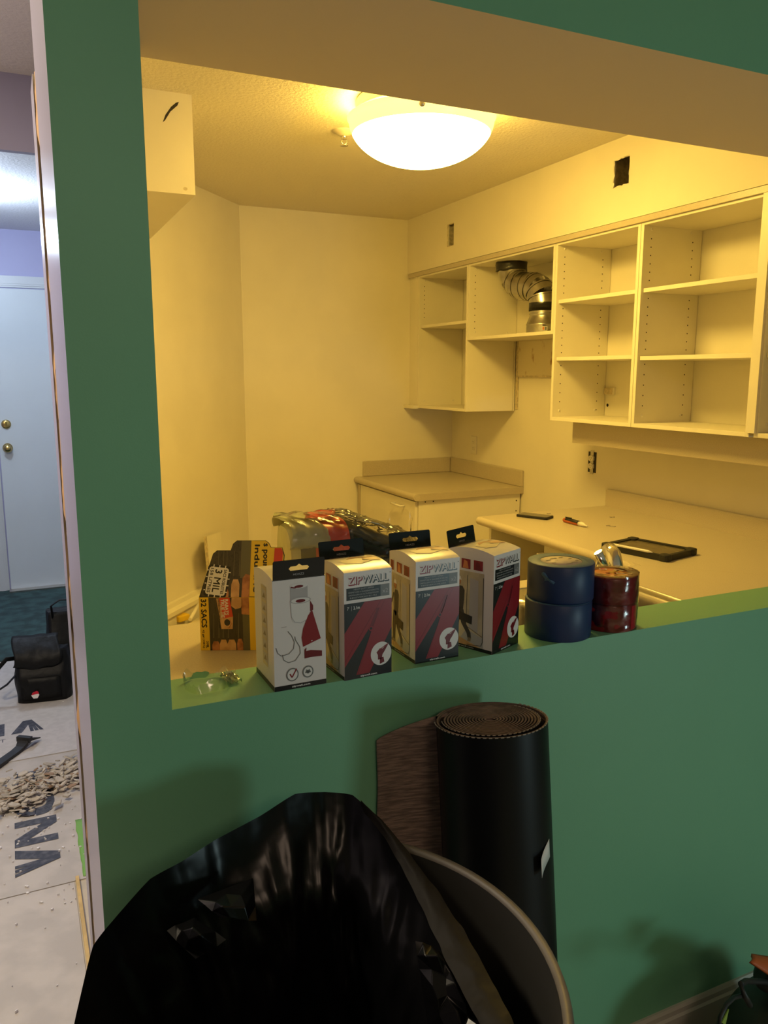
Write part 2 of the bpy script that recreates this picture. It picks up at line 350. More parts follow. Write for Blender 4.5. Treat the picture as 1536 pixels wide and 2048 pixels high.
for a in (-117, 3, 123):
    mb = MB(); c = (R_ + .004) * math.cos(math.radians(a)), (R_ + .004) * math.sin(math.radians(a))
    mb.lathe([(0, -.100), (.008, -.098), (.011, -.088), (.007, -.080), (.011, -.073), (.011, -.050), (0, -.044)], (*c, 0), steel, 16)
    mb.tube([(c[0] * .87, c[1] * .87, -.03), (c[0], c[1], -.05)], .004, steel, 8); mb.build('retaining_clip', root)
root = empty('fire_sprinkler', (1.257, 3.085, 2.44), 'small ceiling sprinkler head beside the round bowl light', 'sprinkler')
mb = MB(); mb.lathe([(0, -.018), (.020, -.018), (.030, -.010), (.046, -.003), (.046, 0)], (0, 0, 0), panm, 32); mb.build('escutcheon', root)
mb = MB(); mb.lathe([(0, -.03), (.010, -.03), (.010, -.018)], (0, 0, 0), chrome, 12)
for s_ in (-1, 1): mb.tube([(s_ * .009, 0, -.03), (s_ * .012, 0, -.042), (0, 0, -.052)], .0022, chrome, 6)
mb.lathe([(0, -.053), (.016, -.053), (.016, -.055), (0, -.055)], (0, 0, 0), chrome, 14); mb.build('sprinkler_head', root)
root = empty('hall_light', (-.17, 4.75, 2.44), 'bright white round light on the hall ceiling at left edge', 'light')
mb = MB(); hl = mat('lit_hall_glass', (.9, .95, 1), .3, emit=(.85, .95, 1), es=12); mb.lathe([(0, -.075), (.05, -.07), (.11, -.045), (.14, -.012)], (0, 0, 0), hl, 40); mb.build('glass_dome', root)
mb = MB(); mb.lathe([(.14, -.012), (.155, -.012), (.155, 0), (0, 0)], (0, 0, 0), trimw, 40); mb.build('lamp_base', root)

# ------------------------------------------------------------------ wall cabinets (open, doors removed)
T = .016
def pins(mb, y, zs, xs=(2.35, 2.57)):
    for x in xs:
        for z in zs:
            n = 8; mb.add([(x + .0028 * math.cos(2 * PI * i / n), y - .0004, z + .0028 * math.sin(2 * PI * i / n)) for i in range(n)], [tuple(range(n))], hole)
def cabinet(y0, y1, z0, z1, shelves, label, pinz, x0=2.31, far_down=None, xs=(2.35, 2.57)):
    r = empty('wall_cabinet', (0, 0, 0), label, 'cabinet', 'open wall cabinets on the right wall')
    for nm, a, b, za in (('side_panel', y0, y0 + T, z0), ('side_panel', y1 - T, y1, z0 if far_down is None else far_down)):
        mb = MB(); mb.box(x0, 2.62, a, b, za, z1, melam); mb.build(nm, r, bevel=.0008)
    mb = MB(); mb.box(x0, 2.62, y0 + T, y1 - T, z0, z0 + T, melam); mb.build('bottom_panel', r, bevel=.0008)
    mb = MB(); mb.box(x0, 2.62, y0 + T, y1 - T, z1 - T, z1, melam); mb.build('top_panel', r)
    mb = MB(); mb.box(2.622, 2.632, y0, y1, z0, z1, melam); mb.build('back_panel', r)
    for z in shelves:
        mb = MB(); mb.box(x0 + .012, 2.615, y0 + T + .002, y1 - T - .002, z - T, z, melam); mb.build('shelf', r, bevel=.0008)
    mb = MB()
    for zz in pinz: pins(mb, y1 - T, zz, xs)
    o = mb.build('shelf_pin_hole', r, merge=False); o['kind'] = 'stuff'
    # cam covers
    mb = MB()
    for z in (z0 + .045, z1 - .03):
        for x in (2.35, 2.56): mb.lathe([(0, -.0015), (.0055, -.0012), (.006, 0)], (x, y1 - T, z), plasw, 12, (0, 1, 0))
    mb.build('screw_cap', r)['kind'] = 'stuff'
    return r
def zr(a, b, n): return [a + (b - a) * i / (n - 1) for i in range(n)]
ZT = 2.096
c1 = cabinet(3.889, 4.485, 1.292, ZT, [1.796], 'open cabinet with one shelf in the far corner under the soffit', [zr(2.03, 1.845, 8)], xs=(2.345,))
mb = MB(); mb.box(2.31, 2.325, 4.487, 4.535, 1.295, ZT, melam); mb.box(2.322, 2.337, 4.535, 4.618, 1.295, ZT, melam); mb.box(2.28, 2.33, 4.48, 4.618, 1.287, 1.308, melam); mb.build('filler_strip', c1)
c2 = cabinet(3.113, 3.887, 1.685, ZT, [], 'short open cabinet holding the metal duct elbow', [zr(2.03, 1.75, 9)], xs=(2.345,))
c3 = cabinet(2.562, 3.111, 1.285, ZT, [1.838, 1.578], 'tall narrow open cabinet with two shelves, right of the duct', [zr(2.03, 1.87, 6), zr(1.80, 1.60, 7), zr(1.54, 1.33, 6)])
c4 = cabinet(1.975, 2.560, 1.285, ZT, [1.838, 1.572], 'wide open cabinet with two shelves right of the narrow one', [zr(2.03, 1.87, 6), zr(1.80, 1.60, 7), zr(1.54, 1.33, 6)])
c5 = cabinet(1.30, 1.955, 1.285, ZT, [1.572], 'open cabinet cut off by the right edge of the picture', [zr(2.03, 1.6, 10)])
mb = MB(); mb.box(2.300, 2.312, 1.945, 1.982, 1.30, ZT, melam); mb.build('face_strip', c4)
mb = MB(); mb.box(2.622 - .012, 2.622, 3.03, 3.090, 1.405, 1.435, melamd); mb.box(2.609, 2.622, 3.022, 3.029, 1.405, 1.437, plasw); mb.build('wooden_cleat', c3)['label'] = 'tan wooden block screwed inside'
mb = MB(); n = 12; mb.add([(2.6215, 3.075 + .008 * math.cos(2 * PI * i / n), 1.352 + .008 * math.sin(2 * PI * i / n)) for i in range(n)], [tuple(range(n))], hole); mb.build('drilled_hole', c3, merge=False)
r = empty('valance_board', (2.395, 0, 0), 'beige valance board hanging under the open wall cabinets', 'board')
mb = MB(); mb.box(0, .016, 1.30, 3.045, 1.180, 1.284, lamin); mb.build('board', r)
mb = MB(); mb.box(2.298, 2.309, 1.30, 4.60, 2.090, 2.113, lamin); o = mb.build('cabinet_top_trim', bevel=.001); tag(o, 'thin beige trim strip between soffit and wall cabinets', 'trim strip')
# side of the corner cabinet faces the gap; stained panel on the wall behind the missing hood
mb = MB(); mb.box(2.632, 2.639, 3.113, 3.86, 1.49, 1.684, stain); o = mb.build('stained_wall_panel'); tag(o, 'stained hardboard panel on the wall under the duct cabinet', 'panel')
mb = MB(); mb.box(2.634, 2.639, 3.86, 3.885, 1.30, 1.684, melamd); mb.box(2.626, 2.634, 3.115, 3.86, 1.484, 1.492, melamd); mb.build('panel_edge', o)
mb = MB(); mb.box(2.44, 2.60, 3.115, 3.15, 1.60, 1.684, tapeblk); o = mb.build('torn_duct_tape', bevel=.006); tag(o, 'torn black duct tape hanging below the duct shelf', 'tape')
# duct
r = empty('exhaust_duct', (2.45, 3.42, 1.70), 'galvanised exhaust duct elbow with black tape bands in the short cabinet', 'duct')
path = [Vector(p) for p in ((2.44, 3.665, 2.075), (2.44, 3.66, 2.03), (2.445, 3.635, 1.985), (2.45, 3.59, 1.955), (2.455, 3.535, 1.945), (2.46, 3.485, 1.94), (2.462, 3.44, 1.92), (2.464, 3.412, 1.885), (2.465, 3.402, 1.845), (2.465, 3.40, 1.80))]
off = Vector((2.45, 3.42, 1.70))
for a, b in ((0, 2), (2, 3), (3, 4), (4, 5), (5, 6), (6, 7), (7, 9)):
    mb = MB(); pts = path[a:b + 1]; pts = [p - off for p in pts]
    d0 = (pts[1] - pts[0]).normalized()
    mb.tube(pts, .072, galv, 32, caps=False); mb.tube([pts[0] - d0 * .002, pts[0] + d0 * .005], .0755, galv, 32, caps=False); mb.build('duct_section', r)
mb = MB(); mb.lathe([(.071, .103), (.075, .100), (.071, .094), (.072, .088), (.086, .050), (.089, .047), (.086, .043), (.087, .0)], (.015, -.02, 0), galv, 40); mb.build('duct_reducer', r)
mb = MB(); mb.lathe([(.0745, .115), (.0752, .113), (.0752, .152), (.0745, .154)], (.015, -.018, 0), tapeblk, 32); mb.build('tape_band', r)
mb = MB(); mb.grid(lambda u, v: Vector((-.01 + (.082 + .006 * noise.noise(Vector((u * 9, v * 4, 2)))) * math.cos(u * 2 * PI), .245 + (.08 + .006 * noise.noise(Vector((u * 7, v * 4, 9)))) * math.sin(u * 2 * PI), .335 + .045 * v + .006 * noise.noise(Vector((u * 8, 3, 1))))), 40, 5, tapeblk, wrap=True); mb.build('tape_collar', r, solid=.002)
pr = Print((-.055, -.1035, .012), (.85, -.25, 0), (0, 0, 1)); pr.rect(.0, 0, .028, .022, white); pr.rect(.003, .004, .012, .018, orng, 1); pr.rect(.014, .003, .025, .019, grey, 1); pr.build('product_sticker', r)

# ------------------------------------------------------------------ base cabinets and worktops
Z = .86
def outlet(name, x, y, z, plate, label):
    r = empty(name, (x, y, z), label, 'outlet')
    if plate: mb = MB(); mb.box(-.006, 0, -.035, .035, -.057, .057, plasw); mb.build('cover_plate', r, bevel=.003)
    else: mb = MB(); mb.box(-.002, 0, -.030, .030, -.052, .052, plasdk); mb.build('open_box', r); mb = MB(); mb.box(-.004, -.002, -.012, .012, -.060, .060, steel); mb.build('mounting_strap', r)
    for s_ in (-1, 1):
        mb = MB(); q = [(.0165 * max(-.8, min(.8, math.cos(a))) / .8, s_ * .0195 + .0145 * math.sin(a)) for a in [2 * PI * i / 20 for i in range(20)]]
        mb.prism(q, -.012 if not plate else -.008, -.002, 'x', plasw); f = mb.build('receptacle', r)
        pr = Print((-.0121 if not plate else -.0081, 0, s_ * .0195), (0, -1, 0), (0, 0, 1)); pr.rect(-.007, -.001, -.0050, .008, hole); pr.rect(.0050, -.001, .007, .007, hole); pr.ell(0, -.007, .0022, .0022, hole); pr.build('slots', f)
    return r
outlet('wall_outlet', 2.64, 4.335, 1.057, True, 'white outlet with cover plate above the far corner worktop')
outlet('wall_outlet', 2.64, 3.19, 1.062, False, 'outlet without its cover plate under the valance board')

r = empty('corner_base_cabinet', (1.95, 3.80, 0), 'cream base cabinet with drawer in the far corner', 'cabinet')
mb = MB(); mb.box(.02, .68, 0, .80, .10, .822, melam); mb.box(.06, .68, .0, .80, 0, .10, melam); mb.build('carcass', r, bevel=.001)
mb = MB(); mb.box(0, .018, .006, .76, .10, .815, melam); mb.build('cabinet_front', r, bevel=.002)
mb = MB(); mb.box(.0, .03, .765, .80, .0, .815, lamin); mb.build('filler_strip', r)
mb = MB(); mb.tube([(0, .13, .775), (-.028, .13, .775), (-.028, .25, .775), (0, .25, .775)], .006, plasw, 10); mb.build('handle', r)['label'] = 'white bar handle'
mb = MB()
for (x, z) in ((.06, .812), (.11, .812), (.655, .78), (.655, .72)): mb.lathe([(0, -.001), (.004, -.001), (.004, 0)], (x, 0, z), hole, 10, (0, 1, 0))
mb.build('screw_hole', r)['kind'] = 'stuff'
def worktop(mb, x0, x1, y0, y1): mb.box(x0, x1, y0, y1, Z - .038, Z, lamin)
r = empty('corner_worktop', (1.93, 3.78, Z), 'small beige laminate worktop with upstand in the far corner', 'worktop')
mb = MB(); mb.box(.019, .71, 0, .84, -.038, 0, lamin, {'-y': lamend}); mb.tube([(.019, -.0006, -.019), (.019, .84, -.019)], .019, lamin, 20); mb.build('worktop_slab', r, merge=False)
mb = MB(); mb.box(0.06, .69, .822, .84, 0, .096, lamin); mb.box(.692, .71, 0, .84, 0, .096, lamin, {'-y': lamend}); mb.build('upstand', r, bevel=.005, seg=3)

r = empty('long_worktop', (0, 0, Z), 'long L-shaped beige laminate worktop with the steel sink', 'worktop')
sx0, sx1, sy0, sy1 = .93, 1.665, 1.44, 1.905
mb = MB()
for a in ((.252, sx0, 1.287, 2.02), (sx1, 1.90, 1.287, 2.02), (sx0, sx1, 1.287, sy0), (sx0, sx1, sy1, 2.02), (1.90, 2.62, 1.287, 2.02), (1.90, 2.62, 2.02, 3.06)):
    mb.box(a[0], a[1], a[2], a[3], -.038, 0, lamin)
mb.tube([(.252, 2.02, -.019), (1.84, 2.02, -.019), (1.87, 2.025, -.019), (1.89, 2.04, -.019), (1.90, 2.07, -.019), (1.90, 3.0606, -.019)], .019, lamin, 20)
mb.add([(1.82, 2.02, -.001), (1.90, 2.02, -.001), (1.90, 2.10, -.001), (1.885, 2.045, -.001)], [(0, 1, 2, 3)], lamin)
mb.build('worktop_slab', r, merge=False)
mb = MB(); q = [(2.04 - .0, 0)];
mb.box(2.62, 2.639, 1.287, 3.06, -.038, .085, lamin, {'+y': lamend}); mb.build('upstand', r, bevel=.007, seg=3)
pr = Print((0, 0, 0), (1, 0, 0), (0, 1, 0)); pr.line([(1.90, 2.02), (2.62, 1.30)], .002, lamend); pr.build('mitre_joint', r)
# sink: rim with two bowls
r = empty('kitchen_sink', (sx0, sy0, Z), 'double-bowl stainless steel sink set in the long worktop', 'sink')
mb = MB(); W_, D_ = sx1 - sx0 + .05, sy1 - sy0 + .05
bowls = [(.035, .355, .05, .40), (.385, .715, .05, .43)]
gx = sorted({-.025, W_ - .025, *[b[0] for b in bowls], *[b[1] for b in bowls]}); 
def inb(x, y): return any(b[0] < x < b[1] and b[2] < y < b[3] for b in bowls)
gy = sorted({-.025, D_ - .025, .05, .40, .43})
for a, b in zip(gx, gx[1:]):
    for c, d in zip(gy, gy[1:]):
        if not inb((a + b) / 2, (c + d) / 2): mb.add([(a, c, .004), (b, c, .004), (b, d, .004), (a, d, .004)], [(0, 1, 2, 3)], steel)
for (a, b) in (((-.025, -.025), (W_ - .025, -.025)), ((W_ - .025, -.025), (W_ - .025, D_ - .025)), ((W_ - .025, D_ - .025), (-.025, D_ - .025)), ((-.025, D_ - .025), (-.025, -.025))):
    mb.tube([(*a, .003), (*b, .003)], .004, steel, 8)
mb.build('rim', r, merge=False)
for b in bowls:
    mb = MB(); cx, cy = (b[0] + b[1]) / 2, (b[2] + b[3]) / 2; hw, hd = (b[1] - b[0]) / 2, (b[3] - b[2]) / 2
    def se(t, k, e=7): 
        c, s = math.cos(t), math.sin(t); return (cx + hw * k * math.copysign(abs(c) ** (2 / e), c), cy + hd * k * math.copysign(abs(s) ** (2 / e), s))
    lv = [(1.02, .0045, 40), (1.0, .003, 12), (.98, -.006, 9), (.965, -.02, 8), (.95, -.14, 7), (.90, -.17, 6), (.7, -.178, 5), (.0, -.18, 4)]
    mb.grid(lambda u, v: Vector((*se(u * 2 * PI, lv[round(v * 7)][0], lv[round(v * 7)][2]), lv[round(v * 7)][1])), 64, 8, steel, wrap=True); mb.build('bowl', r)
mb = MB(); mb.box(sx0 - .02 - sx0, W_ - .03, -.02, .045, .0042, .0052, steel); mb.build('tap_ledge', r)
# tap stands on the ledge near the pass-through wall
TX0 = (1.30, 1.455, Z + .005)
r = empty('sink_tap', TX0, 'chrome sink tap behind the tape rolls, lever raised', 'tap')
mb = MB(); mb.lathe([(.028, 0), (.028, .01), (.022, .02), (.019, .13), (.022, .15), (.016, .175), (0, .18)], (0, 0, 0), chrome, 24); mb.build('body', r)
mb = MB(); mb.tube([(0, 0, .13), (.002, .015, .175), (.01, .035, .20), (.02, .06, .205), (.032, .09, .19), (.04, .11, .165), (.042, .115, .145)], [.016, .018, .019, .019, .017, .015, .014], chrome, 20); mb.build('spout', r)
p0, p1 = aty(1213, 1140, 1.46) - Vector(TX0), aty(1196, 1104, 1.46) - Vector(TX0)
mb = MB(); mb.tube([(-.01, 0, .15), tuple(p0), tuple(p1)], [.008, .009, .011], chrome, 14, flat=.6); mb.build('lever', r)
# peninsula / right run of base cabinets
r = empty('sink_base_cabinet', (.337, 1.29, 0), 'cream base cabinet run under the sink worktop', 'cabinet')
mb = MB(); mb.box(0, .56, 0, .68, .1, .82, melam); mb.box(1.36, 1.58, 0, .68, .1, .82, melam); mb.box(.56, 1.36, .66, .68, .1, .82, melam); mb.box(.0, 1.58, .0, .62, 0, .1, melam); mb.build('carcass', r)
for k in range(3): mb = MB(); mb.box(.01 + k * .52, .52 + k * .52, .68, .698, .12, .80, melam); mb.build('door', r, bevel=.002)
r = empty('right_base_cabinet', (1.92, 1.29, 0), 'cream base cabinet under the phone end of the worktop', 'cabinet')
mb = MB(); mb.box(.02, .70, 0, 1.33, .1, .822, melam); mb.box(.06, .70, .0, 1.33, 0, .1, melam); mb.build('carcass', r)
mb = MB(); mb.box(-.015, .018, .70, 1.335, .12, .778, melam); mb.build('drawer_front', r, bevel=.003)
mb = MB(); mb.box(1.945, 2.635, 3.030, 3.048, 0, .822, melam); o = mb.build('end_panel'); tag(o, 'cream end panel holding up the far end of the long worktop', 'panel')
mb = MB(); mb.box(1.955, 1.972, 2.93, 2.96, .80, .822, hole); mb.build('fixing_bracket', o)

# small things on the worktop
def oriented(name, pts4, label, cat, z=Z):
    """root at centre, x axis along first edge"""
    A, B, C, D = pts4; c = (A + B + C + D) / 4; e = (B - A) + (C - D); ang = math.atan2(e.y, e.x)
    lx = ((B - A).length + (C - D).length) / 2; ly = ((D - A).length + (C - B).length) / 2
    return empty(name, (c.x, c.y, z), label, cat, rot=(0, 0, ang)), lx, ly
# phone
r = empty('smartphone', (2.115, 2.935, Z), 'black smartphone lying at the far end of the long worktop', 'phone', rot=(0, 0, math.radians(-62)))
def rrect(w, h, rd, n=5):
    out = []
    for cx, cy, a in ((w / 2 - rd, h / 2 - rd, 0), (-w / 2 + rd, h / 2 - rd, 90), (-w / 2 + rd, -h / 2 + rd, 180), (w / 2 - rd, -h / 2 + rd, 270)):
        for i in range(n + 1): t = math.radians(a + 90 * i / n); out.append((cx + rd * math.cos(t), cy + rd * math.sin(t)))
    return out
mb = MB(); mb.prism(rrect(.155, .078, .012), 0.0005, .011, 'z', rubber); mb.build('phone_case', r, bevel=.002)
mb = MB(); mb.prism(rrect(.144, .067, .008), .0105, .0118, 'z', phoneg); mb.build('screen', r)
# voltage tester
a, b = atz(1128, 1040, Z + .01), atz(1168, 1050, Z + .01); d = b - a
r = empty('voltage_tester', (a.x, a.y, Z), 'orange and black pen tester with white tip on the worktop', 'tester', rot=(0, 0, math.atan2(d.y, d.x)))
Lp = .155
mb = MB(); mb.tube([(0, 0, .011), (.004, 0, .011), (.095, 0, .011), (.1, 0, .011)], [.008, .010, .010, .009], orngm, 14); mb.build('body', r)
mb = MB(); mb.tube([(.015, 0, .013), (.06, 0, .014), (.1, 0, .0125)], [.0095, .010, .010], rubber, 14); mb.tube([(.01, 0, .024), (.05, 0, .026)], .0025, rubber, 8); mb.build('grip', r)['label'] = 'black grip with clip'
mb = MB(); mb.tube([(.1, 0, .011), (.125, 0, .011), (.138, 0, .009), (Lp, 0, .0085)], [.010, .009, .004, .0025], plasw, 14); mb.build('tip', r)['label'] = 'white tip'
# tablet
r, lx, ly = oriented('tablet', [Vector(v) for v in (atz(1207, 1102, Z), atz(1345, 1127, Z), atz(1392, 1110, Z), atz(1250, 1080, Z))], 'tablet in a black rugged case with a white stylus', 'tablet')
lx, ly = .268, .188
mb = MB(); o1 = rrect(lx, ly, .018); i1 = rrect(lx - .034, ly - .034, .01); n = len(o1)
for z0, z1, A_, B_ in ((0, 0, o1, None), ): mb.add([(x, y, .001) for x, y in o1], [tuple(range(n))[::-1]], rubber)
for i in range(n):
    j = (i + 1) % n
    mb.add([(*o1[i], .001), (*o1[j], .001), (*o1[j], .022), (*o1[i], .022)], [(0, 1, 2, 3)], rubber); mb.add([(*o1[i], .022), (*o1[j], .022), (*i1[j], .021), (*i1[i], .021)], [(0, 1, 2, 3)], rubber)
    mb.add([(*i1[i], .021), (*i1[j], .021), (*i1[j], .014), (*i1[i], .014)], [(0, 1, 2, 3)], rubber)
mb.build('tablet_case', r)
for sx in (-1, 1):
    for sy in (-1, 1): mb = MB(); mb.prism([(x + sx * (lx / 2 - .014), y + sy * (ly / 2 - .014)) for x, y in rrect(.038, .038, .013)], .001, .0245, 'z', rubber); mb.build('corner_bumper', r, bevel=.003)
mb = MB(); mb.prism(i1, .013, .0165, 'z', tabg); mb.build('screen', r)['label'] = 'dusty screen'
mb = MB(); mb.tube([(-lx * .36, -ly / 2 + .002, .0255), (lx * .22, -ly / 2 + .002, .0255), (lx * .29, -ly / 2 + .002, .0245)], [.0048, .0048, .0012], white, 14); o = mb.build('stylus', r); o['label'] = 'white stylus'
# crumbs on the worktop
mb = MB(); random.seed(3)
for (u, v) in ((1100, 1028), (1225, 1035), (1219, 1052), (1226, 1054), (1228, 1100)):
    p = atz(u, v, Z)
    for k in range(3): q = p + Vector((random.uniform(-.01, .01), random.uniform(-.01, .01), 0)); s_ = random.uniform(.002, .006); mb.box(q.x - s_, q.x + s_, q.y - s_ * .6, q.y + s_ * .6, Z + .0001, Z + .003, chip)
o = mb.build('plaster_crumbs', merge=False); tag(o, 'tiny plaster crumbs scattered on the long worktop', 'debris', kind='stuff')

# ------------------------------------------------------------------ cartons on the sill
CW, CD, CH = .088, .100, .183
def carton_body(r, arch=.008, tab_back=True):
    mb = MB(); mb.box(0, CW, 0, CD, 0, CH, card)
    mb.f.pop(1); mb.m.pop(1); mb.sm.pop(1)          # open top, closed by the lid below
    mb.build('carton', r)
    mb = MB(); mb.grid(lambda u, v: Vector((u * CW, v * CD, CH + arch * math.sin(PI * v) ** .8)), 2, 16, cardtop); mb.add([(0, CD * i / 15, CH + arch * math.sin(PI * i / 15) ** .8) for i in range(16)] , [tuple(range(16))], card)
    mb.add([(CW, CD * i / 15, CH + arch * math.sin(PI * i / 15) ** .8) for i in range(16)], [tuple(range(16))], card); mb.build('lid', r, merge=False)
    y = CD if tab_back else 0.0; lean = .006 if tab_back else -.003
    # tab with a euro slot
    Wt, Ht = CW - .002, .031; oc = [(0, 0), (Wt, 0), (Wt, Ht - .002), (Wt - .002, Ht), (.002, Ht), (0, Ht - .002)]
    sl = [(.029, .013), (.057, .013), (.060, .0165), (.057, .020), (.048, .020), (.043, .0235), (.038, .020), (.029, .020), (.026, .0165)]
    bm = bmesh.new(); th = .0008
    for t in (0, th):
        vo = [bm.verts.new((.001 + p[0], y + lean * p[1] / Ht + t, CH + p[1])) for p in oc]; vi = [bm.verts.new((.001 + p[0], y + lean * p[1] / Ht + t, CH + p[1])) for p in sl]
        es = [bm.edges.new((vo[i], vo[(i + 1) % len(vo)])) for i in range(len(vo))] + [bm.edges.new((vi[i], vi[(i + 1) % len(vi)])) for i in range(len(vi))]
        bmesh.ops.triangle_fill(bm, edges=es, use_beauty=True)
    me = bpy.data.meshes.new('hang_tab'); bm.to_mesh(me); bm.free(); me.materials.append(blackp); o = bpy.data.objects.new('hang_tab', me); COL.objects.link(o); o.parent = r; o['label'] = 'black hang tab with euro slot'
    pr = Print((0, y + .0 + lean * .3 - (.0006 if tab_back else .0006), CH), (1, 0, 0), (0, 0, 1)); pr.text('HDAZ2', .034, .0055, .052, .0088, lgrey); pr.build('tab_lettering', o)
def shadow_text(pr, t, u0, v0, u1, v1, m):
    pr.bold(t, u0 + .0006, v0 - .0006, u1 + .0006, v1 - .0006, m, 1, k=.0009); pr.text(t, u0 - .0008, v0 + .0008, u1 - .0008, v1 + .0008, card, 2.6)
def front_print(r):
    pr = Print((0, -.0001, 0), (1, 0, 0), (0, 0, 1)); W, h = CW, CH
    def s(u, v): return u * W, v * h
    def P(l): return [s(*q) for q in l]
    pr.rect(0, 0, W, .715 * h, blk)
    pr.poly(P([(0, .12), (0, .44), (.42, .713), (.80, .713), (.70, .58)]), red, 1)
    pr.poly(P([(.24, .035), (.52, .035), (1, .44), (1, .713), (.62, .713), (.62, .50)]), red, 1.5)
    pr.line(P([(0, .17), (.64, .62), (.78, .713)]), .0009, dred, 2); pr.line(P([(.27, .035), (.60, .48), (.72, .64)]), .0009, dred, 2)
    pr.line(P([(.86, .713), (.50, .40)]), .0006, dred, 2); pr.poly(P([(.52, .46), (.60, .46), (.74, .64), (.68, .64)]), dred, 2)
    pr.ell(*s(.555, .455), .0042, .0042, red, 3); pr.ell(*s(.555, .455), .0022, .0022, blk, 4)
    pr.text("7'", *s(.06, .655), *s(.10, .685), white, 3); pr.line(P([(.15, .645), (.15, .69)]), .0004, white, 3); pr.bold("2.1m", *s(.19, .657), *s(.32, .685), white, 3, k=.0002)
    pr.ell(*s(.77, .20), .0195, .0205, white, 3, 36)
    pr.poly(P([(.70, .145), (.78, .145), (.80, .19), (.84, .215), (.92, .275), (.90, .285), (.80, .245), (.74, .25), (.67, .215), (.70, .19)]), dred, 4)
    pr.poly(P([(.74, .10), (.84, .115), (.82, .165), (.74, .16)]), dred, 4); pr.line(P([(.72, .235), (.93, .29)]), .0012, red, 5)
    pr.rect(*s(0, 0), *s(1, .035), blk, 2); pr.bold('zipwall.com', *s(.33, .008), *s(.68, .027), white, 3, k=.0002)
    # header area
    shadow_text(pr, 'ZIP', *s(.09, .885), *s(.37, .955), red); shadow_text(pr, 'WALL', *s(.38, .885), *s(.93, .955), blk)
    pr.ell(*s(.965, .96), .0009, .0009, grey, 2, 10)
    pr.rect(*s(.05, .745), *s(.76, .855), blk, 1); pr.rect(*s(.76, .745), *s(.95, .855), grey, 1); pr.text('x2', *s(.80, .775), *s(.92, .815), lgrey, 2)
    for k, (a, b, t) in enumerate(((.20, .62, 'HEAVY DUTY ZIPPER'), (.09, .72, 'FERMETURE A GLISSIERE ROBUSTE'), (.09, .72, 'CREMALLERA DE ALTA RESISTENCIA'), (.12, .68, 'REISSVERSCHLUSS'))):
        pr.text(t, *s(a, .833 - k * .025), *s(b, .846 - k * .025), lgrey, 2)
    pr.build('front_print', r)
def side_print(r):
    # printed on the left side (normal -x), u runs from the rear edge to the front edge
    pr = Print((-.0001, CD, 0), (0, -1, 0), (0, 0, 1)); W, h = CD, CH
    def s(u, v): return u * W, v * h
    def P(l): return [s(*q) for q in l]
    pr.rect(*s(.02, .035), *s(.80, .80), sepia, 0)
    pr.poly(P([(.30, .10), (.80, .035), (.80, .14), (.42, .20)]), lgrey, 1); pr.poly(P([(.48, .22), (.68, .17), (.68, .72), (.50, .74)]), lgrey, 1)
    pr.poly(P([(.02, .06), (.3, .035), (.75, .035), (.1, .13)]), skinl, .5)
    pr.line(P([(.18, .05), (.18, .78)]), .0008, sepd, 2); pr.line(P([(.42, .22), (.44, .76)]), .0010, mandk, 2)
    pr.line(P([(.76, .06), (.79, .10), (.79, .76)]), .0014, mandk, 2); pr.line(P([(.76, .06), (.62, .05), (.45, .045)]), .0010, mandk, 2); pr.line(P([(.44, .23), (.78, .155)]), .0014, sepd, 2)
    # walking worker with tool box
    pr.poly(P([(.19, .40), (.35, .40), (.37, .50), (.38, .60), (.33, .64), (.24, .64), (.20, .58), (.21, .48)]), mandk, 3)
    pr.poly(P([(.16, .60), (.21, .60), (.13, .50), (.07, .47), (.05, .485), (.10, .51)]), mandk, 3)
    pr.ell(*s(.245, .685), .0052, .0075, skin, 3, 16); pr.poly(P([(.19, .70), (.31, .70), (.29, .735), (.24, .745), (.20, .73)]), white, 4)
    pr.poly(P([(.17, .42), (.31, .42), (.26, .24), (.24, .11), (.15, .11), (.14, .26)]), mandk, 3); pr.poly(P([(.22, .40), (.36, .40), (.42, .26), (.53, .17), (.54, .11), (.47, .10), (.44, .16), (.32, .25)]), mandk, 3)
    pr.poly(P([(.06, .10), (.26, .10), (.25, .125), (.08, .13)]), sepd, 4); pr.poly(P([(.46, .08), (.53, .08), (.54, .12), (.47, .12)]), sepd, 4)
    pr.poly(P([(.22, .29), (.55, .26), (.56, .345), (.24, .375)]), blk, 4)
    # three little photos
    for a, b, c in ((.06, .18, 0), (.30, .50, 1), (.57, .77, 0)):
        pr.rect(*s(a - .015, .815), *s(b + .015, .935), white, 1); pr.rect(*s(a, .825), *s(b, .925), red, 2)
        pr.poly(P([(a + .03, .83), (b - .04, .83), (b - .07, .90), (a + .06, .915)]), orng if c else dred, 3)
    pr.rect(0, 0, W, .035 * h, blk, 2); pr.text('zipwall.com', *s(.22, .008), *s(.60, .026), white, 3)
    pr.build('side_print', r)
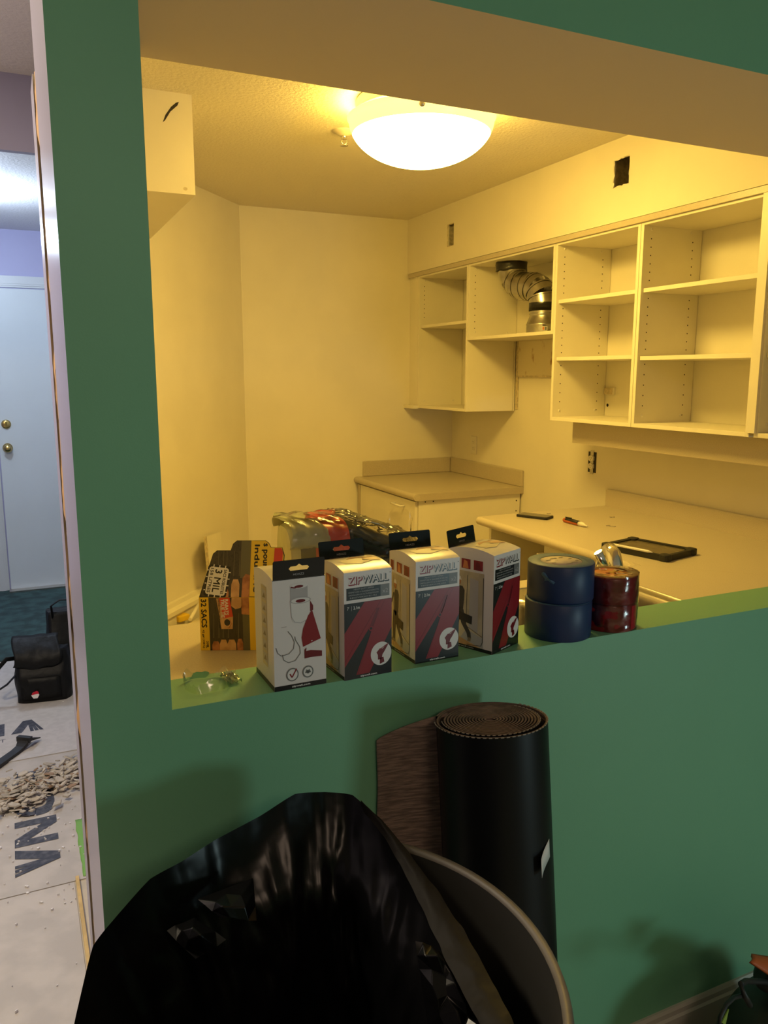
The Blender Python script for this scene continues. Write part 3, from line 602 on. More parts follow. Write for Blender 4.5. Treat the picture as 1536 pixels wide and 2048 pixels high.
def top_print(r):
    def Z_(v): return CH + .008 * math.sin(PI * max(0, min(1, v / CD))) ** .8 + .0004
    pr = Print((0, 0, 0), (1, 0, 0), (0, 1, 0)); W, D = CW, CD
    pr.poly([(.2 * W, .30 * D), (.5 * W, .24 * D), (.8 * W, .34 * D), (.78 * W, .55 * D), (.4 * W, .62 * D), (.15 * W, .5 * D)], sepia, 0)
    pr.poly([(.3 * W, .50 * D), (.55 * W, .56 * D), (.75 * W, .50 * D), (.70 * W, .63 * D), (.45 * W, .66 * D)], skin, 1)
    pr.poly([(.62 * W, .44 * D), (.95 * W, .30 * D), (.95 * W, .50 * D), (.72 * W, .62 * D)], skinl, 1); pr.poly([(.82 * W, .60 * D), (.92 * W, .58 * D), (.93 * W, .62 * D), (.83 * W, .64 * D)], dred, 2)
    pr.text('ZIPWALL', .10 * W, .78 * D, .92 * W, .92 * D, blk, 2); pr.text('ZIP', .10 * W, .78 * D, .42 * W, .92 * D, dred, 2.5)
    pr.mb.v = [(x, y, z + Z_(y) + .0001) for x, y, z in pr.mb.v]
    pr.build('lid_print', r)
cart = []
r = empty('zipper_carton', (.466, 1.160, 1.0), 'red and black zipper carton standing next to the white-backed one', 'carton', 'boxed zippers on the green sill', (0, 0, math.radians(3)))
carton_body(r); front_print(r); side_print(r); top_print(r)
c = copy_tree(r); c.location = (.607, 1.180, 1.0); c.rotation_euler = (0, 0, math.radians(1.5)); c['label'] = 'middle red and black zipper carton, gaps on both sides'
c = copy_tree(r); c.location = (.754, 1.163, 1.0); c.rotation_euler = (0, 0, math.radians(24)); c['label'] = 'turned zipper carton beside the blue tape, side picture of a worker showing'
# carton seen from its back
r = empty('zipper_carton', (.347, 1.163, 1.0), 'zipper carton showing its white back, leftmost on the sill', 'carton', 'boxed zippers on the green sill', (0, 0, math.radians(.6)))
carton_body(r, tab_back=False, arch=.006)
pr = Print((0, -.0001, 0), (1, 0, 0), (0, 0, 1))
def s(u, v): return u * CW, v * CH
def P(l): return [s(*q) for q in l]
pr.rect(*s(0, 0), *s(1, .045), blk, 1); pr.bold('zipwall.com', *s(.33, .013), *s(.68, .033), white, 2, k=.0002); pr.rect(*s(0, .995), *s(1, 1.0), blk, 1)
pr.poly(P([(.33, .93), (.33, .80), (.66, .80), (.66, .93)]), lgrey, 1); pr.ell(*s(.495, .93), .0148, .0042, white, 2); pr.ell(*s(.495, .925), .0075, .0022, dred, 3); pr.line(P([(.34, .925), (.42, .915), (.45, .92)]), .002, dred, 3)
pr.poly(P([(.34, .70), (.36, .62), (.50, .595), (.66, .62), (.70, .70), (.72, .80), (.32, .80)]), white, 3); pr.line(P([(.33, .79), (.345, .66), (.40, .61), (.52, .595), (.64, .62)]), .0009, lgrey, 4)
pr.ell(*s(.52, .80), .0175, .0055, lgrey, 4); pr.ell(*s(.52, .80), .0155, .0042, white, 4.5); pr.ell(*s(.52, .795), .0082, .0028, dred, 5)
pr.poly(P([(.70, .79), (.76, .74), (.76, .70), (.70, .69)]), dred, 5)
pr.poly(P([(.66, .655), (.74, .70), (.90, .43), (.555, .375), (.53, .46), (.56, .54)]), red, 5); pr.ell(*s(.725, .42), .001, .001, white, 6, 8)
pr.line(P([(.27, .535), (.34, .49), (.39, .43), (.37, .37), (.28, .33), (.14, .32), (.07, .35), (.04, .40)]), .0011, grey, 5)
pr.line(P([(.40, .48), (.41, .45), (.49, .38), (.50, .32), (.40, .26), (.27, .25), (.18, .28), (.16, .33)]), .0011, grey, 5); pr.line(P([(.15, .575), (.25, .578)]), .0008, lgrey, 4)
pr.poly(P([(.58, .345), (.62, .365), (.61, .33), (.70, .335), (.92, .315), (.92, .265), (.70, .27), (.58, .265)]), dred, 5)
pr.ell(*s(.34, .135), .0105, .0112, grey, 4); pr.ell(*s(.34, .135), .0085, .0092, white, 5); pr.line(P([(.29, .145), (.33, .11), (.42, .185)]), .0022, red, 6)
pr.ell(*s(.64, .14), .0095, .0102, grey, 4); pr.ell(*s(.64, .14), .0074, .0080, white, 5); pr.poly(P([(.58, .13), (.70, .13), (.67, .165), (.64, .145), (.61, .165)]), grey, 6); pr.ell(*s(.64, .14), .0030, .0033, grey, 6)
pr.build('back_print', r)
pr = Print((-.0001, CD, 0), (0, -1, 0), (0, 0, 1)); pr.rect(0, 0, CD, .045 * CH, blk, 1); pr.rect(.040, .165 * CH, .068, .90 * CH, sepia, 0)
for k in range(6): v = (.20 + k * .115) * CH; pr.rect(.043, v, .065, v + .016, lgrey, 1); pr.poly([(.046, v + .002), (.056, v + .012), (.062, v + .004)], sepd, 2)
pr.build('side_print', r)
pr = Print((0, 0, CH + .0065), (1, 0, 0), (0, 1, 0)); pr.poly([(.02, .055), (.035, .05), (.045, .06), (.03, .066)], skinl); pr.build('lid_print', r)

# ------------------------------------------------------------------ tape rolls on the sill
def tape_roll(name, loc, R, Ri, h, m, mtop, label, group):
    r = empty(name, loc, label, 'tape', group)
    mb = MB(); mb.lathe([(R - .001, 0), (R, .0015), (R, h - .0015), (R - .001, h)], (0, 0, 0), m, 72); mb.lathe([(R - .001, h), (Ri, h)], (0, 0, 0), mtop, 72); mb.lathe([(R - .001, 0), (Ri, 0)], (0, 0, 0), mtop, 72); mb.build('tape_winding', r)
    return r
r1 = tape_roll('tape_roll', (.940, 1.218, 1.0), .0640, .040, .0715, bluet, bluetop, 'blue painter tape roll, lower of the two stacked', 'blue tape rolls on the sill')
mb = MB(); mb.lathe([(.040, .001), (.040, .0705), (.038, .0705), (.038, .001), (.040, .001)], (0, 0, 0), kraft, 48); mb.build('core', r1)
r2 = tape_roll('tape_roll', (.946, 1.222, 1.0722), .0640, .040, .0715, bluet, bluetop, 'blue painter tape roll on top, printed paper core', 'blue tape rolls on the sill')
mb = MB(); mb.lathe([(.040, .001), (.040, .0708), (.0, .0708)], (0, 0, 0), kraft, 48); mb.build('core', r2)['label'] = 'printed paper core'
pr = Print((0, 0, .0712), (1, 0, 0), (0, 1, 0)); random.seed(5)
for (u, v, w_, h_) in ((-.028, .010, .012, .006), (-.012, .018, .016, .007), (.010, .020, .010, .006), (.022, .005, .008, .005), (-.008, -.028, .014, .006), (.008, -.024, .014, .006), (-.030, -.012, .010, .006), (.024, -.014, .008, .006)): pr.rect(u, v, u + w_, v + h_ * .5, grey, 1)
pr.text('DL', -.010, .0, -.002, .007, grey, 2); pr.build('core_print', r2)
# torn bit of tape on the front
mb = MB(); mb.grid(lambda u, v: Matrix.Rotation(math.radians(-48), 3, 'Z') @ Vector((-.022 + .026 * u + .004 * math.sin(v * 5), -.0615 - .004 * math.sin(PI * u) * math.sin(PI * v), .040 + .018 * v * (1 - .4 * u) + .004 * math.sin(u * 7))), 7, 6, bluetop); mb.build('torn_flap', r2, solid=.0004)
RT = [(1.063, 1.215, 1.0), (1.065, 1.216, 1.0545)]
for k, loc in enumerate(RT):
    rr = tape_roll('tape_roll', loc, .0545, .0375, .0535, redt, redt, ('red sheathing tape roll at the bottom of its stack', 'red sheathing tape roll on top, with a printed disc')[k], 'red tape rolls on the sill')
    if k: top = rr
mb = MB(); mb.lathe([(0, .0545), (.050, .0545), (.0535, .0540)], (0, 0, 0), orng, 48); o = mb.build('label_disc', top); o['label'] = 'orange printed disc'
pr = Print((0, 0, .0547), (.9, .44, 0), (-.44, .9, 0)); random.seed(9)
for k in range(15):
    u = -.042 + k * .0060; hh = math.sqrt(max(0, .048 ** 2 - u * u))
    for j in range(4): a = -hh + random.uniform(0, hh); pr.rect(u, a, u + .0028, min(hh, a + random.uniform(.004, .018)), random.choice((white, redtl, yel)), 1)
pr.ell(.012, .022, .008, .008, white, 2); pr.ell(.012, .022, .0055, .0055, redtl, 3); pr.build('disc_print', o)
# clear shrink wrap round the red rolls
mb = MB()
def wrapf(u, v):
    a = u * 2 * PI; z = -.001 + .113 * v; R = .0558 + .0012 * noise.noise(Vector((math.cos(a) * 3, math.sin(a) * 3, v * 5))) + .0009 * math.sin(v * 37) * noise.noise(Vector((a, v * 9, 4)))
    return Vector((R * math.cos(a), R * math.sin(a), max(.0006, z)))
mb.grid(wrapf, 96, 34, clear, wrap=True)
mb.grid(lambda u, v: Vector(((.0558 - v * .022) * math.cos(u * 2 * PI), (.0558 - v * .022) * math.sin(u * 2 * PI), .112 + .001 * noise.noise(Vector((u * 20, v * 3, 2))))), 96, 5, clear, wrap=True)
o = mb.build('shrink_wrap', loc=(1.064, 1.2155, 1.0)); tag(o, 'clear shrink wrap around the red tape rolls', 'wrapper')
mb = MB(); mb.grid(lambda u, v: Vector((1.0 * .0549 * math.cos(-1.35 + .38 * u), .0549 * math.sin(-1.35 + .38 * u), .003 + .048 * v)), 10, 2, redtl); o = mb.build('tape_end', loc=(1.063, 1.215, 1.0), parent=None, merge=False)
low = [x for x in bpy.data.objects if x.get('label', '').startswith('red sheathing tape roll at the bottom')][0]; o.parent = low; o.location = (0, 0, 0)

# clear plastic scrap on the sill
mb = MB(); c0 = atz(405, 1370, 1.0); random.seed(2)
def scrap(u, v):
    a = u * 2 * PI + .3; R = .036 + .006 * noise.noise(Vector((math.cos(a) * 1.7, math.sin(a) * 1.7, 8))); ex_ = 1 + .25 * math.cos(a)
    return Vector((c0.x + R * 1.15 * ex_ * math.cos(a), c0.y - .004 + R * .95 * math.sin(a) + .008 * v * math.sin(3 * a), 1.0008 + .014 * v * (1 + .8 * noise.noise(Vector((math.cos(a) * 3, math.sin(a) * 3, 1)))) ))
mb.grid(scrap, 60, 6, clearm, wrap=True)
def scr2(u, v): return Vector((c0.x + .034 + .026 * u + .004 * noise.noise(Vector((u * 6, v * 6, 1))), c0.y - .022 + .045 * v, 1.0015 + .013 * abs(noise.noise(Vector((u * 5, v * 5, 3)))) + .004 * math.sin(u * 9 + v * 6) ** 2))
mb.grid(scr2, 14, 14, clearm); o = mb.build('plastic_scrap', merge=False); tag(o, 'crumpled clear plastic ring at the left end of the green sill', 'plastic')

# ------------------------------------------------------------------ carton of contractor bags (open flap), behind the sill
A_ = atz(402, 1301, Z); ang = math.radians(-24)
r = empty('bag_carton', (A_.x, A_.y, Z + .0005), 'yellow and black carton of 158 litre bin bags with raised flap', 'carton', rot=(0, 0, ang))
BW, BH, BD = .188, .128, .08
mb = MB(); mb.box(0, BW, 0, BD, 0, BH, yel, {'-y': blk, '-x': yel, '+x': yel, '-z': yel}); mb.build('carton', r)
# raised flap (outline of the opened front panel), leaning back
lean = .45; FO = Vector((0, .003, BH)); FU = Vector((1, 0, 0)); FV = Vector((0, math.sin(lean), math.cos(lean)))
flap = [(0, 0), (.013, .052), (.027, .104), (.036, .112), (.068, .112), (.073, .128), (.082, .136), (.150, .136), (.158, .130), (.164, .119), (.19, .119), (.196, .10), (.192, .0)]
mb = MB(); nrm = FU.cross(FV)
def FP(p, l): return FO + FU * p[0] + FV * p[1] + nrm * l
n = len(flap)
mb.add([FP(p, 0) for p in flap], [tuple(range(n))], blk); mb.add([FP(p, -.0008) for p in flap], [tuple(range(n))[::-1]], skinl)
for i in range(n): j = (i + 1) % n; mb.add([FP(flap[i], 0), FP(flap[j], 0), FP(flap[j], -.0008), FP(flap[i], -.0008)], [(0, 1, 2, 3)], white)
fl = mb.build('flap', r, merge=False)
mb = MB(); mb.add([(0, 0, BH), (-.001, .06, BH + .002), (.013, .052 * math.sin(lean) + .004, BH + .052 * math.cos(lean))], [(0, 1, 2)], yel)
mb.add([(0, .001, BH), (.013, .0266, BH + .0465), (.027, .048, BH + .092), (.003, .078, BH + .002)], [(0, 1, 2, 3)], yel); mb.build('side_flap', r, merge=False)
# print on the flap
pr = Print(FO, FU, FV)
pr.poly([(.002, .001), (.014, .052), (.028, .104), (.036, .111), (.068, .111), (.073, .127), (.082, .135), (.116, .135), (.116, .001)], bagink, 0)
pr.rect(.093, .045, .1165, .135, olive, 1)
for x in (.040, .052, .060, .077, .090): pr.poly([(x, .05), (x + .0015, .05), (x + .001, .110), (x, .110)], olive, 1.5)
for (x, w2) in ((.083, .019), (.060, .016), (.04, .014)): pr.poly([(x - w2 / 2, .0), (x - w2 / 2, .030 if x > .07 else .012), (x - w2 * .3, .042 if x > .07 else .02), (x + w2 * .3, .042 if x > .07 else .02), (x + w2 / 2, .030 if x > .07 else .012), (x + w2 / 2, 0)], skinl if x > .07 else skin, 2 + x)
pr.poly([(.098, 0), (.116, 0), (.116, .052), (.106, .055), (.099, .045)], skin, 2)
pr.rect(.1165, .001, .122, .1355, yel, 3); pr.poly([(.122, .001), (.190, .001), (.194, .098), (.189, .118), (.163, .118), (.157, .129), (.149, .1352), (.122, .1352)], yel, 3)
pr.bold('Industrie', .1255, .012, .1365, .125, blk, 4, -90, k=.0007); pr.bold('s pour', .142, .070, .1545, .128, blk, 4, -90, k=.0007)
pr.poly([(.170, .075), (.176, .060), (.188, .055), (.190, .066), (.192, .106), (.188, .117), (.172, .117)], redor, 4); pr.rect(.172, .020, .190, .050, redor, 4)
# badge "SACS ROBUSTES 3 MIL 158 LITRES"
import itertools
def badge(u, v): c_, s_ = math.cos(-.13), math.sin(-.13); return (.040 + (u * c_ - v * s_), .038 + (u * s_ + v * c_))
bw, bhh = .046, .066
pr.poly([badge(x * 1.16, y * 1.14) for x, y in rrect(bw, bhh, .006)], blk, 3)
pr.poly([badge(x, y) for x, y in rrect(bw, bhh, .006)], white, 4)
for k in range(4):
    for sgn in (-1, 1):
        x, y = sgn * bw / 2, -bhh * .36 + k * bhh * .24; pr.poly([badge(x - .001, y - .0012), badge(x + sgn * .005, y - .0012), badge(x + sgn * .005, y + .0012), badge(x - .001, y + .0012)], white, 4)
for k in range(3):
    for sgn in (-1, 1):
        x, y = -bw * .3 + k * bw * .3, sgn * bhh / 2; pr.poly([badge(x - .0012, y), badge(x + .0012, y), badge(x + .0012, y + sgn * .0055), badge(x - .0012, y + sgn * .0055)], white, 4)
k0 = len(pr.mb.v)
def btext(t, x0, x1, y0, y1, k):
    vs, fs = textmesh(t)
    for i, (dx_, dy_) in enumerate(((0, 0), (k, 0), (-k, 0), (0, k))):
        pts = [badge(x0 + yy * (x1 - x0) + dx_, y1 - xx * (y1 - y0) + dy_) for xx, yy in vs]; pr.mb.add([pr.P(a, b, 5 + i * .2) for a, b in pts], fs, blk)
btext('SACS ROBUSTES', .012, .0185, -.029, .029, .0003); btext('3 MIL', -.008, .0075, -.027, .027, .0006); btext('158 LITRES', -.0195, -.0125, -.029, .029, .0003)
pr.build('flap_print', fl)
# print on the lower front
pr = Print((0, 0, 0), (1, 0, 0), (0, 0, 1))
pr.rect(0, 0, .022, BH, yel, 0); pr.rect(.022, .002, .116, BH, bagink, 0); pr.rect(.100, .0, .116, BH, olive, .5); pr.rect(.116, 0, BW, BH, yel, 1)
pr.bold('32 SACS', .0045, .056, .0165, .124, blk, 2, -90, k=.0006); pr.bold('42 gal (158 L)', .0045, .006, .0100, .050, blk, 2, -90, k=.0002); pr.bold('3 MIL', .0135, .006, .0190, .022, blk, 2, -90, k=.0003)
for x, w2, h2 in ((.036, .018, .022), (.054, .018, .026), (.073, .020, .026), (.0925, .014, .028)): pr.poly([(x - w2 / 2, 0), (x - w2 / 2, h2 * .6), (x - w2 * .3, h2), (x + w2 * .3, h2), (x + w2 / 2, h2 * .6), (x + w2 / 2, 0)], skin if x < .05 or x > .09 else skinl, 2)
pr.poly([(.076, BH), (.074, .108), (.084, .100), (.096, .103), (.100, .112), (.100, BH)], skinl, 2); pr.poly([(.098, .088), (.116, .086), (.116, BH), (.098, BH)], skin, 2)
for x in (.030, .042, .052, .064, .088): pr.poly([(x, .03), (x + .0022, .03), (x + .004, .09), (x + .003, .09)], olive, 1)
pr.poly([(.040, .126), (.070, .126), (.078, .082), (.076, .052), (.050, .052), (.046, .085)], skinl, 3)
pr.poly([(.0465, .127), (.071, .127), (.078, .082), (.0555, .078)], redor, 4)
pr.bold('RABATS', .060, .086, .0675, .124, white, 5, -90, k=.0004); pr.bold('TRUE TIE', .0505, .080, .0585, .124, white, 5, -90, k=.0004); pr.bold("DISTRIBUTION - UN A LA FOIS", .0445, .055, .0480, .124, blk, 5, -90, k=.0001)
pr.ell(.064, .068, .007, .008, mandk, 5); pr.line([(.070, .077), (.074, .065), (.067, .054)], .002, skin, 6)
pr.build('front_print', r)
pr = Print((-.0002, BD, 0), (0, -1, 0), (0, 0, 1)); pr.text('42 gal 158 L', .01, .04, .07, .055, blk, 1); pr.build('side_print', r)

# ------------------------------------------------------------------ plastic-wrapped package behind the cartons
r = empty('wrapped_package', (.588, 1.795, Z + .0005), 'red and black package in wrinkled clear plastic behind the cartons', 'package', rot=(0, 0, math.radians(-5)))
PL, PD, PH = .335, .185, .275
def loop(t, grow=1.0, e=3.4, sag=0):
    c, s_ = math.cos(t), math.sin(t); return PD / 2 + PD / 2 * grow * math.copysign(abs(c) ** (2 / e), c), (PH - sag) / 2 + (PH - sag) / 2 * grow * math.copysign(abs(s_) ** (2 / e), s_)
def seg_(x0, x1, m, nm, label, g0=1, g1=1, sag0=0, sag1=0):
    mb = MB(); N_ = 8
    mb.grid(lambda u, v: (lambda q: Vector((x0 + (x1 - x0) * v, q[0], max(0.001, q[1] + .003 * noise.noise(Vector((v * 3, u * 9, x0 * 30)))))))(loop(u * 2 * PI, g0 + (g1 - g0) * v, sag=sag0 + (sag1 - sag0) * v)), 48, N_, m, wrap=True)
    o = mb.build(nm, r); o['label'] = label; return o
a = seg_(0, .022, palew, 'wrap_end', 'pale translucent plastic end', .90, 1.0); seg_(.022, .060, olive, 'label_band', 'grey-brown label band'); rb = seg_(.060, .150, redor, 'label_panel', 'red label panel'); b = seg_(.150, PL, blackp, 'black_panel', 'black label panel', 1, .97, 0, .075)
mb = MB(); mb.add([Vector((0, *loop(2 * PI * i / 32, .90))) for i in range(32)], [tuple(range(32))], palew); mb.build('end_cap', r, merge=False); mb = MB(); mb.add([Vector((PL, *loop(2 * PI * i / 32, .97, sag=.075))) for i in range(32)], [tuple(range(32))[::-1]], blackp); mb.build('end_cap', r, merge=False)
pr = Print((.0, -.0045, 0), (1, 0, 0), (0, 0, 1)); pr.bold('6', .052, .150, .084, .192, white, 1, k=.0012); pr.bold('x', .046, .168, .056, .186, white, 1, k=.0005); pr.bold('S', .088, .168, .096, .181, white, 1, 90); pr.build('label_lettering', rb)
mb = MB()      # pale crumpled sheet draped over the top, with a red patch showing
def sheet(u, v):
    t = 2.75 - v * 2.05; q = loop(t, 1.022, sag=.075 * max(0, u - .45) / .55)
    x = -.006 + u * .175 + .010 * math.sin(v * 6); n_ = .007 * noise.noise(Vector((u * 6, v * 5, 2))) + .004 * noise.noise(Vector((u * 16, v * 11, 4)))
    drop = -.0 if v < .9 else 0
    return Vector((x, q[0], q[1] + .003 + abs(n_)))
mb.grid(sheet, 36, 30, palew); mb.build('pale_sheet', r, merge=False, solid=.0005)
mb = MB(); mb.grid(lambda u, v: Vector((.075 + .075 * u - .03 * (1 - v), .055 + .085 * v, PH + .011 + .002 * noise.noise(Vector((u * 4, v * 4, 0))))), 8, 8, redor); o = mb.build('red_patch', r, solid=.0006); o['label'] = 'red printed patch'
pr = Print((.045, .075, PH + .0145), (1, 0, 0), (0, 1, 0)); pr.ell(.02, .02, .006, .008, blk, 0, 7); pr.ell(.055, .03, .007, .006, blk, 0, 6); pr.build('patch_print', o)['kind'] = 'stuff'
mb = MB()      # clear film pulled over everything
def filmf(u, v):
    t = 3.05 - v * 2.9; x = -.012 + u * (PL + .05); q = loop(t, 1.05, sag=.075 * max(0, (u - .45) / .55) + (.05 * max(0, u - .9) * 10))
    n_ = abs(noise.noise(Vector((x * 28 + v * 6, v * 7, 5)))) * .012 + abs(noise.noise(Vector((x * 60, v * 22 - x * 40, 7)))) * (.002 if x < .13 else .007)
    return Vector((x, q[0], q[1] + .008 + n_))
mb.grid(filmf, 90, 60, clear); mb.build('clear_film', r, merge=False)
mb = MB()      # long glossy pleats over the black half
for k in range(8):
    y = .02 + k * .018; z0 = PH + .016 - k * .0; p = []
    for i in range(12): u = i / 11; p.append((.13 + .23 * u, y + .035 * u, z0 - .010 * u - .075 * u ** 1.4 + .003 * math.sin(i * 1.7 + k)))
    mb.tube(p, [.0008 + .002 * math.sin(PI * i / 11) for i in range(12)], clearm, 6)
mb.build('film_pleat', r, merge=False)['kind'] = 'stuff'
mb = MB()      # twisted film end standing up
mb.grid(lambda u, v: Vector((PL - .05 + .075 * u + .006 * noise.noise(Vector((u * 7, v * 4, 3))), .11 + .03 * math.sin(u * 7), PH - .075 + .09 * v * math.sin(PI * u) ** .6 + .006 * noise.noise(Vector((u * 9, v * 9, 1))))), 24, 14, clear); mb.build('film_tail', r, merge=False)

# ------------------------------------------------------------------ low left corner of the kitchen: stacked doors, ruler, drawer front
def wallpt(u, v):     # point on the slanted wall seen at pixel u,v (plane through (1.24,4.62) with direction ex,ey)
    d = ray(u, v); nx, ny = -ey, ex; t = (nx * 1.24 + ny * 4.62) / (nx * d.x + ny * d.y); return Vector((0, 0, H)) + d * t
r = empty('door_stack', (.50, 3.75, 0), 'stack of dusty removed cabinet doors on the kitchen floor', 'cabinet doors', rot=(0, 0, math.radians(48.9)))
dust = mat('dusty_melamine', (.66, .58, .42), .8, var=.25, vs=14)
for k in range(15):
    mb = MB(); ox, oy = random.uniform(-.008, .008), random.uniform(-.008, .008); mb.box(ox, .55 + ox, -.44 + oy, -.09 + oy, k * .019, k * .019 + .0175, dust); mb.build('cabinet_door', r, bevel=.001)
p = atz(348, 1228, .30)
r = empty('yellow_tool', (p.x, p.y, .2845), 'yellow tool with black letters at the lower left of the kitchen', 'tool', rot=(0, 0, .5))
mb = MB(); mb.box(-.05, .02, -.10, .05, 0, .03, yel); mb.build('body', r, bevel=.004); pr = Print((-.005, -.03, .0305), (1, .25, 0), (-.25, 1, 0)); pr.bold('FF', -.035, -.03, .02, .02, blk, 1, k=.001, slant=.2); pr.build('lettering', r)
a, b = atz(380, 1236, .33), atz(398, 1208, .35)
r = empty('white_stick', (a.x, a.y, a.z), 'short pale stick leaning beside the yellow tool', 'stick')
mb = MB(); mb.tube([(0, 0, -.008), tuple(b - a)], .009, plasw, 12); mb.build('rod', r)
p = wallpt(375, 1205); q = wallpt(395, 1203)
o1 = wallpt(408, 1148); 
r = empty('drawer_front', (0, 0, 0), 'small white drawer box standing against the slanted kitchen wall', 'drawer')
w0 = [wallpt(*q) for q in ((407, 1074), (441, 1064), (448, 1140), (414, 1147))]
cam0 = Vector((0, 0, H)); F = [cam0 + (q - cam0) * .955 for q in w0]; Bk = [cam0 + (q - cam0) * .985 for q in w0]
mb = MB(); mb.add(F + Bk, [(0, 1, 2, 3), (7, 6, 5, 4), (0, 4, 5, 1), (1, 5, 6, 2), (2, 6, 7, 3), (3, 7, 4, 0)], melam); mb.build('board', r)
e1 = [F[0], F[0].lerp(F[1], .18), F[3].lerp(F[2], .18), F[3]]; dd = (cam0 - F[0]).normalized() * .012
mb = MB(); mb.add([q + dd for q in e1] + e1, [(0, 1, 2, 3), (0, 4, 5, 1), (1, 5, 6, 2), (2, 6, 7, 3), (3, 7, 4, 0)], melamd); mb.build('edge_strip', r)['label'] = 'tan wooden edge strip'

# ------------------------------------------------------------------ hall floor: carton sheets with lettering, tools, debris, bags
def sheet_board(x0, x1, y0, y1, z, m, label, rot=0):
    r = empty('floor_board', ((x0 + x1) / 2, (y0 + y1) / 2, z), label, 'floor sheet', 'grey floor protection sheets', (0, 0, rot)); hx, hy = (x1 - x0) / 2, (y1 - y0) / 2
    mb = MB(); mb.box(-hx, hx, -hy, hy, 0, .003, m); mb.build('sheet', r); return r, hx, hy
s1, *_ = sheet_board(-1.2, .066, 1.0, 2.345, .0005, board2, 'plain grey floor sheet nearest the camera, no lettering', 0)
s0, *_ = sheet_board(-1.2, .27, 2.35, 3.30, .0005, board2, 'grey floor sheet with sideways RONA lettering under the plaster rubble', 0)
s2, *_ = sheet_board(-1.2, .27, 3.245, 4.47, .0042, board, 'grey floor sheet with upright RONA lettering under the bags', 0)
def rona(pr, letter, O, m, l=0):
    """letters in a 1x1 cell; O(u,v)->plane coords"""
    cnt = [l]
    def P(L): cnt[0] += .5; pr.poly([O(*q) for q in L], m, cnt[0])
    if letter == 'N': P([(.0, 0), (.24, 0), (.24, 1), (0, 1)]); P([(.76, 0), (1, 0), (1, 1), (.76, 1)]); P([(0, 1), (.30, 1), (1, 0), (.70, 0)])
    if letter == 'R': P([(0, 0), (.26, 0), (.26, 1), (0, 1)]); P([(.26, .78), (.75, .78), (.95, 1), (.26, 1)]); P([(.26, .38), (.8, .38), (.8, .56), (.26, .56)]); P([(.72, .40), (.98, .5), (.98, .95), (.72, .98)]); P([(.4, .38), (.68, .38), (1, 0), (.72, 0)])
    if letter == 'O':
        n = 28
        for i in range(n):
            a, b = 2 * PI * i / n, 2 * PI * (i + 1) / n
            f = lambda t, k, e: (.5 + .5 * k * math.copysign(abs(math.cos(t)) ** .7, math.cos(t)), .5 + .5 * e * math.copysign(abs(math.sin(t)) ** .7, math.sin(t)))
            P([f(a, 1, 1), f(b, 1, 1), f(b, .42, .60), f(a, .42, .60)])
    if letter == 'A':
        P([(0, 0), (.33, 0), (.55, .62), (.62, 1), (.38, 1)])
        for k in range(3): x = .60 + k * .15; P([(x, 0), (x + .11, 0), (.62 + .02 * k, 1), (.50 + .05 * k, 1)])
# sheet B: reads towards the camera, tops to +x
pr = Print((0, 0, .0036 - .0002), (1, 0, 0), (0, 1, 0), .0004); pr.O = Vector((0, 0, .0038)); 
for ch, ya, yb in (('R', 3.13, 3.00), ('O', 2.97, 2.785), ('N', 2.765, 2.605), ('A', 2.59, 2.44)):
    rona(pr, ch, (lambda ya, yb: lambda u, v: (-.095 + v * .13, ya + (yb - ya) * u))(ya, yb), ink)
pr.text('PARTOUT A TRAVERS LE VENT', -.165, 2.42, -.140, 2.95, ink, 0, -90)
o = pr.build('printed_lettering', s0); s0_loc = s0.location.copy(); o.location = (-s0_loc.x, -s0_loc.y, 0)
pr = Print((0, 0, 0), (1, 0, 0), (0, 1, 0), .0004); pr.O = Vector((0, 0, .0034))
for ch, xa, xb in (('A', -.105, .020), ('N', -.25, -.13), ('O', -.40, -.27), ('R', -.55, -.42)):
    rona(pr, ch, (lambda xa, xb: lambda u, v: (xa + (xb - xa) * u, 3.50 + .125 * v))(xa, xb), ink)
pr.text('PARTOUT', -.30, 3.435, -.125, 3.465, ink, 0)
o = pr.build('printed_lettering', s2); o.location = (-s2.location.x, -s2.location.y, 0)
# green tape strip and raw floor strip along the wall end
mb = MB(); mb.grid(lambda u, v: Vector((.092 + .034 * u + .004 * noise.noise(Vector((u * 3, v * 8, 0))), 2.36 + .34 * v, .0045 + .001 * noise.noise(Vector((u * 4, v * 9, 1))))), 6, 16, gtape); o = mb.build('green_tape_strip', merge=False, solid=.0006); tag(o, 'strip of green painter tape on the floor by the wall end', 'tape')
mb = MB(); mb.box(.070, .080, 1.62, 2.36, .0, .012, mat('raw_pine', (.60, .42, .16), .6, var=.2, vs=20)); o = mb.build('wood_strip', bevel=.001); tag(o, 'thin raw wood strip along the edge of the floor sheets', 'wood strip')
# pry bar
a, b = Vector((-.30, 3.02, .012)), Vector((-.060, 3.345, .012)); d = (b - a).normalized()
r = empty('pry_bar', (b.x, b.y, .0085), 'black pry bar lying on the hall floor sheets', 'pry bar', rot=(0, 0, math.atan2(d.y, d.x)))
mb = MB(); pf = [(-.42, .006), (-.05, .006), (-.02, .010), (.0, .022), (.012, .034)]
for (x0, z0), (x1, z1) in zip(pf, pf[1:]): w0_ = .018 if x0 < -.01 else .022; w1_ = .018 if x1 < -.01 else .024; mb.add([(x0, -w0_, z0 - .006), (x1, -w1_, z1 - .006), (x1, w1_, z1 - .006), (x0, w0_, z0 - .006), (x0, -w0_, z0 + .006), (x1, -w1_, z1 + .006), (x1, w1_, z1 + .006), (x0, w0_, z0 + .006)], [(0, 3, 2, 1), (4, 5, 6, 7), (0, 1, 5, 4), (2, 3, 7, 6), (1, 2, 6, 5), (3, 0, 4, 7)], rubber)
mb.build('bar', r)
mb = MB()
